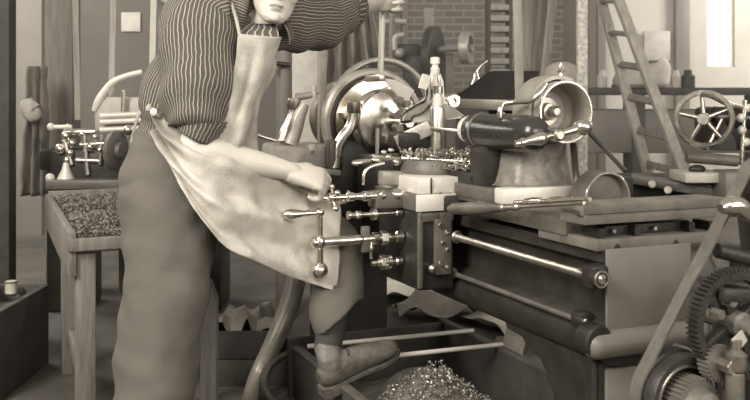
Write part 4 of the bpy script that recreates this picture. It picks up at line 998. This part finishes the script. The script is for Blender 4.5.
# leaning planks
pl = [((529, -60), (524, 130), 5.45, .06, 'widest grey plank, leftmost of the planks behind the lathe'),
      ((541, -60), (521, 130), 5.6, .045, 'narrow plank second from left of those behind the lathe'), ((550, -60), (531, 130), 5.75, .05, 'plank second from right of those behind the lathe'), ((561, -60), (536, 130), 5.9, .055, 'palest slanted plank, rightmost of the planks behind the lathe')]
for a, b, d, w_, lab in pl:
    p, q = W(*a, d), W(*b, d); q = p+(q-p)*((p.z)/(p.z-q.z)); mb = MB(); mb.bar(p, q, w_, .03, .004, YX)
    tag(mb.build('plank', WOODL if 'pale' in lab else WOOD, None), lab, 'plank', 'planks standing behind the lathe')
rk = thing('wall_shelf', 'pale slatted rack behind the leaning planks', 'rack', (W(498, 100, 8).x, 8.0, 0))
for x in (488, 509): MB().box((W(x, 100, 8).x, 8.0, 1.05), (.03, .2, 2.1), .004).build('upright', WOODD, rk)
for k in range(8): MB().box((W(498, 100, 8).x, 8.0, 1.35+k*.095), (.17, .2, .05), .004).build('slat', WOODL, rk)
hk = MB().loft([W(566, 90, 5.0), W(566, 80, 5.0), W(566, 68, 5.0), W(566, 62, 5.0)], [.09, .085, .06, .02], 20, YX)
kg = thing('bulging_sack', 'round pale sack standing behind the speckled pipe', 'sack', (W(562, 90, 5.2).x, 5.2, 0))
MB().loft([V((W(562, 100, 5.2).x, 5.2, 0)), V((W(562, 100, 5.2).x, 5.2, .5)), V((W(562, 100, 5.2).x, 5.2, 1.1)), W(562, 72, 5.2), W(562, 62, 5.2)], [.13, .15, .12, .10, .03], 24, YX, disp=lambda t, a, p: .08*nz(p, 9)).build('bag', mat('sackcloth', .30, .9, 0, .2, 20), kg, ang=180)
hk.bm.free()
# ladder
Ld = thing('wooden_ladder', 'wooden ladder leaning at the right behind the lathe', 'ladder', (1.7, 5.9, 0))
r0a, r0b = W(596, -20, 6.6), W(644, 158, 6.2); r1a, r1b = W(611, -20, 6.1), W(682, 168, 5.7)
def tofloor(a, b): return a+(b-a)*(a.z/(a.z-b.z))
r0b, r1b = tofloor(r0a, r0b), tofloor(r1a, r1b)
for a, b in ((r0a, r0b), (r1a, r1b)): MB().bar(a, b, .06, .07, .005, YX).build('rail', WOODL, Ld)
for k in range(9):
    t = (k+.7)/9; MB().bar(r0a.lerp(r0b, t), r1a.lerp(r1b, t), .05, .022, .003, YX).build('rung', WOOD, Ld)
# dark bench and stores in the right background
Bd = thing('store_bench', 'long dark bench of stores against the right background', 'bench', (2.05, 7.3, 0))
MB().box((2.25, 7.4, 1.27), (1.9, .5, .06), .01).build('bench_top', WOODD, Bd)
for x in (1.4, 2.1, 3.1): MB().box((x, 7.3, .62), (.1, .3, 1.24), .01).build('leg', WOODD, Bd)
MB().box((2.25, 7.4, .95), (1.8, .42, .35), .02).build('drawer_case', GREYP, Bd)
MB().box((2.25, 7.35, .3), (1.8, .42, .06), .01).build('lower_shelf', WOODD, Bd)
for x, w_ in ((1.62, .26), (1.89, .18), (2.4, .3), (2.85, .25)):
    o = MB().box((x, 7.3, .335+.13), (w_, .3, .26), .03); tag(o.build('stored_box', (GREYP, WOODD, WOOD, DARKG)[int(x*10) % 4], None), {1.62: 'grey box on the low shelf, nearest the ladder foot', 1.89: 'dark narrow box on the low shelf behind the ladder', 2.4: 'wide box on the low shelf right of the ladder', 2.85: 'box at the right end of the low shelf'}[x], 'box', 'boxes on the low shelf')
dm = thing('drum_lid', 'pale rounded drum on the dark bench behind the ladder', 'drum', (W(631, 80, 7.25).x, 7.25, 1.30))
MB().rev((W(631, 80, 7.25).x, 7.25, 1.30), ZX, [(0, 0), (0, .145), (.06, .145), (.12, .12), (.17, .06), (.185, 0)], 30).build('dome', PALEW, dm)
MB().ring((W(631, 80, 7.25).x, 7.25, 1.31), ZX, .155, .14, .025, 36).build('rim', IRONW, dm)
sk_ = thing('white_sack', 'white bulging sack on the dark bench right of the ladder', 'sack', (W(661, 90, 7.1).x, 7.2, 1.30))
q = OFF[sk_.name]
MB().loft([q, q+ZX*.03, q+ZX*.1, q+V((.01, 0, .17)), q+V((-.02, 0, .21)), q+V((-.03, 0, .235))], [.06, .10, .105, .09, .05, .02], 24, YX, disp=lambda t, a, p: .1*nz(p, 10)).build('bag', PAPER, sk_, ang=180)
MB().ring(q+V((-.02, 0, .205)), ZX, .058, .045, .02, 20).build('tie', WOOD, sk_)
rnd = random.Random(9)
for k, (x, lab) in enumerate(((602, 'small bright jar on the dark bench left of the ladder'), (642, 'dark can on the bench between drum and sack'), (676, 'pale cup on the bench just right of the white sack'), (688, 'dark flask toward the right end of the bench'))):
    q = V((W(x, 90, 7.2).x, 7.2, 1.30)); r = .04+.015*(k % 2)
    mb = MB(); mb.rev(q, ZX, [(0, 0), (0, r), (.09, r), (.11, r*.6), (.14, r*.55), (.14, 0)], 18); tag(mb.build('storage_jar', (PALEW, IRON, PAPER, IRON)[k], None), lab, 'jar', 'jars on the dark bench')

# ------------------------------------------------------------------ right background lathe
Rl = thing('wheel_lathe', 'blurred lathe with large bright handwheel at the right edge', 'lathe', (1.85, 4.5, 0))
D3 = 4.4
wc = W(704, 119, D3); wax = V((-.45, -.9, 0)).normalized()
wh = MB().ring(wc, wax, .142, .116, .035, 56, .012).build('hand_wheel', STEEL, Rl)
for k in range(5):
    a = 2*pi*k/5+.3; u = wax.orthogonal().normalized(); v = wax.cross(u); d = u*cos(a)+v*sin(a)
    MB().cyl(wc+d*.02, wc+d*.13, .012, .009).build('spoke', STEELD, wh)
MB().cyl(wc-wax*.04, wc+wax*.04, .03).build('hub', STEELD, wh)
MB().cyl(wc, wc-wax*.3, .018).build('wheel_shaft', STEEL, Rl)
MB().tube([W(699, 93, D3-.03), W(712, 96, D3), W(726, 103, D3+.02), W(740, 108, D3+.05)], .014).build('curved_lever', STEEL, Rl)
MB().box(W(735, 128, D3+.25), (.34, .28, .22), .03).build('headstock', IRON, Rl)
MB().cyl(W(712, 117, D3+.12), W(760, 119, D3+.12), .055, seg=24).build('spindle_drum', BLACKM, Rl)
MB().prism([W(706, 150, D3+.02), W(722, 118, D3+.02), W(742, 150, D3+.02)], (0, .05, 0)).build('gusset', IRON, Rl)
MB().tube([W(707, 149, D3), W(714, 135, D3), W(722, 119, D3)], .009).build('gusset_edge', STEELD, Rl)
MB().cyl(W(686, 157, D3-.05), W(738, 161, D3-.05), .028, seg=20).build('cross_shaft', IRONW, Rl)
MB().box(W(697, 176, D3), (.20, .24, .05), .01).build('slide_block', PALEW, Rl)
MB().sph(W(697, 169, D3-.05), .026, (1.6, 1, .8)).build('clamp', IRON, Rl)
for x, y in ((742, 130), (746, 142), (741, 118), (747, 108)): MB().sph(W(x, y, D3), .022).build('knob', BRIGHT, Rl)
MB().cyl(W(741, 165, D3), W(745, 100, D3), .012).build('handle_rod', STEEL, Rl)
MB().box((2.0, 4.75, .745), (1.7, .42, .11), .02).build('bed', IRON, Rl)
MB().bar(W(630, 178, 4.5), W(760, 200, 4.35), .10, .05, .01).build('front_rail', IRONW, Rl)
for x in (1.35, 2.5): MB().box((x, 4.75, .345), (.2, .36, .69), .02).build('leg', IRON, Rl)
MB().box(W(740, 185, 4.3), (.22, .2, .14), .02).build('apron', GREYP, Rl)
for x, y, r in ((652, 184, .02), (668, 190, .02)): MB().cyl(W(x, y, 4.38), W(x, y, 4.3), r).build('rail_bolt', STEELD, Rl)

# ------------------------------------------------------------------ floor litter under the bed
def litter(name, lab, cat, px_, py_, sx, sy, h, m, rz, amp=.03):
    p = wz(px_, py_, 0); mb = MB(); R = Matrix.Rotation(rz, 3, 'Z')
    rows = [[p+R @ V((sx*(i/5-.5), sy*(j/4-.5), .006+h*abs(nz((i, j, px_), .7))+ (amp*sin(i*1.7+j*1.1)+amp))) for i in range(6)] for j in range(5)]
    mb.grid(rows, 4, .01, .003, freq=9); return tag(mb.build(name, m, None, ang=30), lab, cat)
litter('paper_sheet', 'pale sheet lying on the floor under the bed beside the apron', 'paper', 404, 296, .5, .5, .05, PAPER, .3)
litter('cloth_heap', 'grey cloth heaped on the floor behind the trough', 'cloth', 436, 318, .45, .35, .12, mat('grey_cloth', .22, .9, 0, .3, 6), .1, .04)
litter('paper_sheet', 'pale crumpled sheet on the floor by the tail leg', 'paper', 512, 330, .36, .45, .08, PAPER, .4, .03)
litter('sack_cloth', 'flat grey sacking on the floor between trough and tail leg', 'cloth', 535, 358, .42, .36, .05, mat('grey_cloth', .22), -.3, .02)
bb = MB(); p = wz(520, 365, 0); bb.bar(p+V((-.05, 0, .02)), p+V((.16, .5, .36)), .10, .03, .004); tag(bb.build('board', WOODL, None), 'short pale board leaning on the floor behind the tail leg', 'board')

# ------------------------------------------------------------------ the room
f = MB(); f.box((0, 5, -.05), (14, 13, .1), 0); struct('floor', f, FLOOR)
w_ = MB(); w_.box((.75, 11.1, 2), (4.1, .2, 4), 0); struct('wall_back', w_, BRICK)
w_ = MB(); w_.box((-3.35, 8.1, 2), (5.7, .2, 4), 0); struct('wall_left', w_, mat('dim_plaster', .11, .9, 0, .2, 1.6, .1, 20))
d_ = tag(MB().box(((W(8, 0, 7.97).x+W(42, 0, 7.97).x)/2, 7.98, 1.15), (W(42, 0, 7.97).x-W(8, 0, 7.97).x, .04, 2.3+.6), .004).build('lit_wall_patch', mat('lit_patch_tone', .22, .7, 0, .12, 3), None), None, None, None, 'structure')  # added pale slab: the window-lit patch of the wall, as colour
MB().box((W(38, 0, 7.9).x, 7.94, 1.0), (.04, .05, .14), .008).build('added_handle', IRON, d_)  # invented handle on the added slab
w_ = MB(); w_.box((-.6, 9.55, 2), (.2, 3.1, 4), 0); struct('trim_1', w_, WOOD)
wx0, wx1, wz0, wz1 = W(707, 67, 9.3).x, W(735, 67, 9.3).x, W(707, 67, 9.3).z, 2.75
w_ = MB()
for x0_, x1_, z0_, z1_ in ((2.3, wx0, 0, 4), (wx1, 7, 0, 4), (wx0, wx1, 0, wz0), (wx0, wx1, wz1, 4)):
    w_.box(((x0_+x1_)/2, 9.4, (z0_+z1_)/2), (x1_-x0_, .2, z1_-z0_), 0)
struct('wall_right', w_, mat('pale_plaster', .5, .9, 0, .1, 1.2, .1, 20))
w_ = MB(); w_.box((2.4, 10.2, 2), (.2, 1.7, 4), 0); struct('trim_2', w_, PLAST)
wn = tag(MB().box(((wx0+wx1)/2, 9.40, (wz0+wz1)/2), (wx1-wx0, .02, wz1-wz0), 0).build('window_1', PANE, None), None, None, None, 'structure')
mb = MB(); cxm = (wx0+wx1)/2
for x in (wx0+.008, wx1-.008): mb.box((x, 9.36, (wz0+wz1)/2), (.016, .06, wz1-wz0), 0)
for z in (wz0+.008, wz1-.008): mb.box((cxm, 9.36, z), (wx1-wx0-.03, .06, .016), 0)
mb.build('window_frame', PAPER, wn, off=(0, 0, 0))
pnl = MB().box(W(657, 46, 9.25), (.27, .03, .31), .006); tag(pnl.build('wall_panel', PALEW, None), 'pale square panel on the rear wall left of the bright window', 'panel')
for x0_, x1_, lab in ((676, 690, 'grey timber upright on the rear wall just left of the bright window'), (598, 606, 'thin timber upright on the rear wall behind the ladder top')):
    post(lab, x0_, x1_, 9.2, 3.4, GREYP if x0_ == 676 else WOOD, 'post', 'timber_upright', .08)
# ------------------------------------------------------------------ light and camera
w = bpy.data.worlds.new('daylight'); SC.world = w; w.use_nodes = True
N = w.node_tree.nodes; K = w.node_tree.links; bg = N['Background']
tc = N.new('ShaderNodeTexCoord'); sx = N.new('ShaderNodeSeparateXYZ'); K.new(tc.outputs['Generated'], sx.inputs[0])
rp = N.new('ShaderNodeValToRGB'); mr = N.new('ShaderNodeMapRange'); K.new(sx.outputs['Z'], mr.inputs['Value'])
mr.inputs['From Min'].default_value = -.3; mr.inputs['From Max'].default_value = 1
K.new(mr.outputs['Result'], rp.inputs['Fac'])
e = rp.color_ramp.elements
e[0].position = .15; e[0].color = (.30, .275, .24, 1); e[1].position = .8; e[1].color = (.62, .58, .52, 1)
K.new(rp.outputs['Color'], bg.inputs['Color']); bg.inputs['Strength'].default_value = .42
def area(name, loc, tgt, sx, sy, p):
    l = bpy.data.lights.new(name, 'AREA'); l.shape = 'RECTANGLE'; l.size = sx; l.size_y = sy; l.energy = p; l.color = (1, .96, .89)
    o = bpy.data.objects.new(name, l); COL.objects.link(o); o.location = loc
    o.rotation_euler = (V(tgt)-V(loc)).to_track_quat('-Z', 'Y').to_euler(); return o
area('assumed_left_lamp', (-2.6, .2, 3.4), (0, 3.2, .9), 1.6, 2.2, 175)  # unseen area lamp for light assumed from the upper left; no window built
area('assumed_front_lamp', (1.0, -1.6, 3.0), (0, 3.2, .9), 2.4, 1.6, 70)  # unseen area lamp behind the camera, assumed source
area('rear_wall_fill_lamp', (4.9, 7.4, 2.9), (3.6, 8.6, 1.0), 1.2, 1.8, 85)  # added lamp inside the room, makes the wall around the window glow
area('assumed_left_rear_lamp', (-3.6, 6.0, 3.0), (-1.5, 6.5, 1.0), 1.2, 1.8, 70)  # added lamp inside the room for assumed rear left light, no window modelled
hz = MB(); hz.box((.5, 6.9, 2.0), (11, 4.4, 3.98), 0)
hm = bpy.data.materials.new('dusty_air'); hm.use_nodes = True; hn = hm.node_tree.nodes; hn.clear()
ho = hn.new('ShaderNodeOutputMaterial'); hv = hn.new('ShaderNodeVolumeScatter'); hv.inputs['Color'].default_value = (1, .96, .86, 1); hv.inputs['Density'].default_value = .03
hm.node_tree.links.new(hv.outputs[0], ho.inputs['Volume'])
tag(hz.build('dusty_air', hm), 'thin dusty haze filling the far half of the shop', 'haze', None, 'stuff')
area('right_fill_lamp', (3.6, -.3, 2.0), (0, 3.4, 1.0), 2.4, 2.2, 60)  # added unseen lamp, brightens reflections in the face plate and end faces
cd = bpy.data.cameras.new('camera'); cam = bpy.data.objects.new('camera', cd); COL.objects.link(cam)
cam.location = (0, 0, CAM_H); cam.rotation_euler = (pi/2, 0, 0)
cd.sensor_width = 36; cd.lens = 36*FPX/750; cd.shift_y = -100/750
cd.dof.use_dof = True; cd.dof.focus_distance = 3.2; cd.dof.aperture_fstop = 43.2/8
SC.camera = cam
vs = SC.view_settings; vs.view_transform = 'Standard'; vs.look = 'None'; vs.gamma = 1; vs.exposure = .7
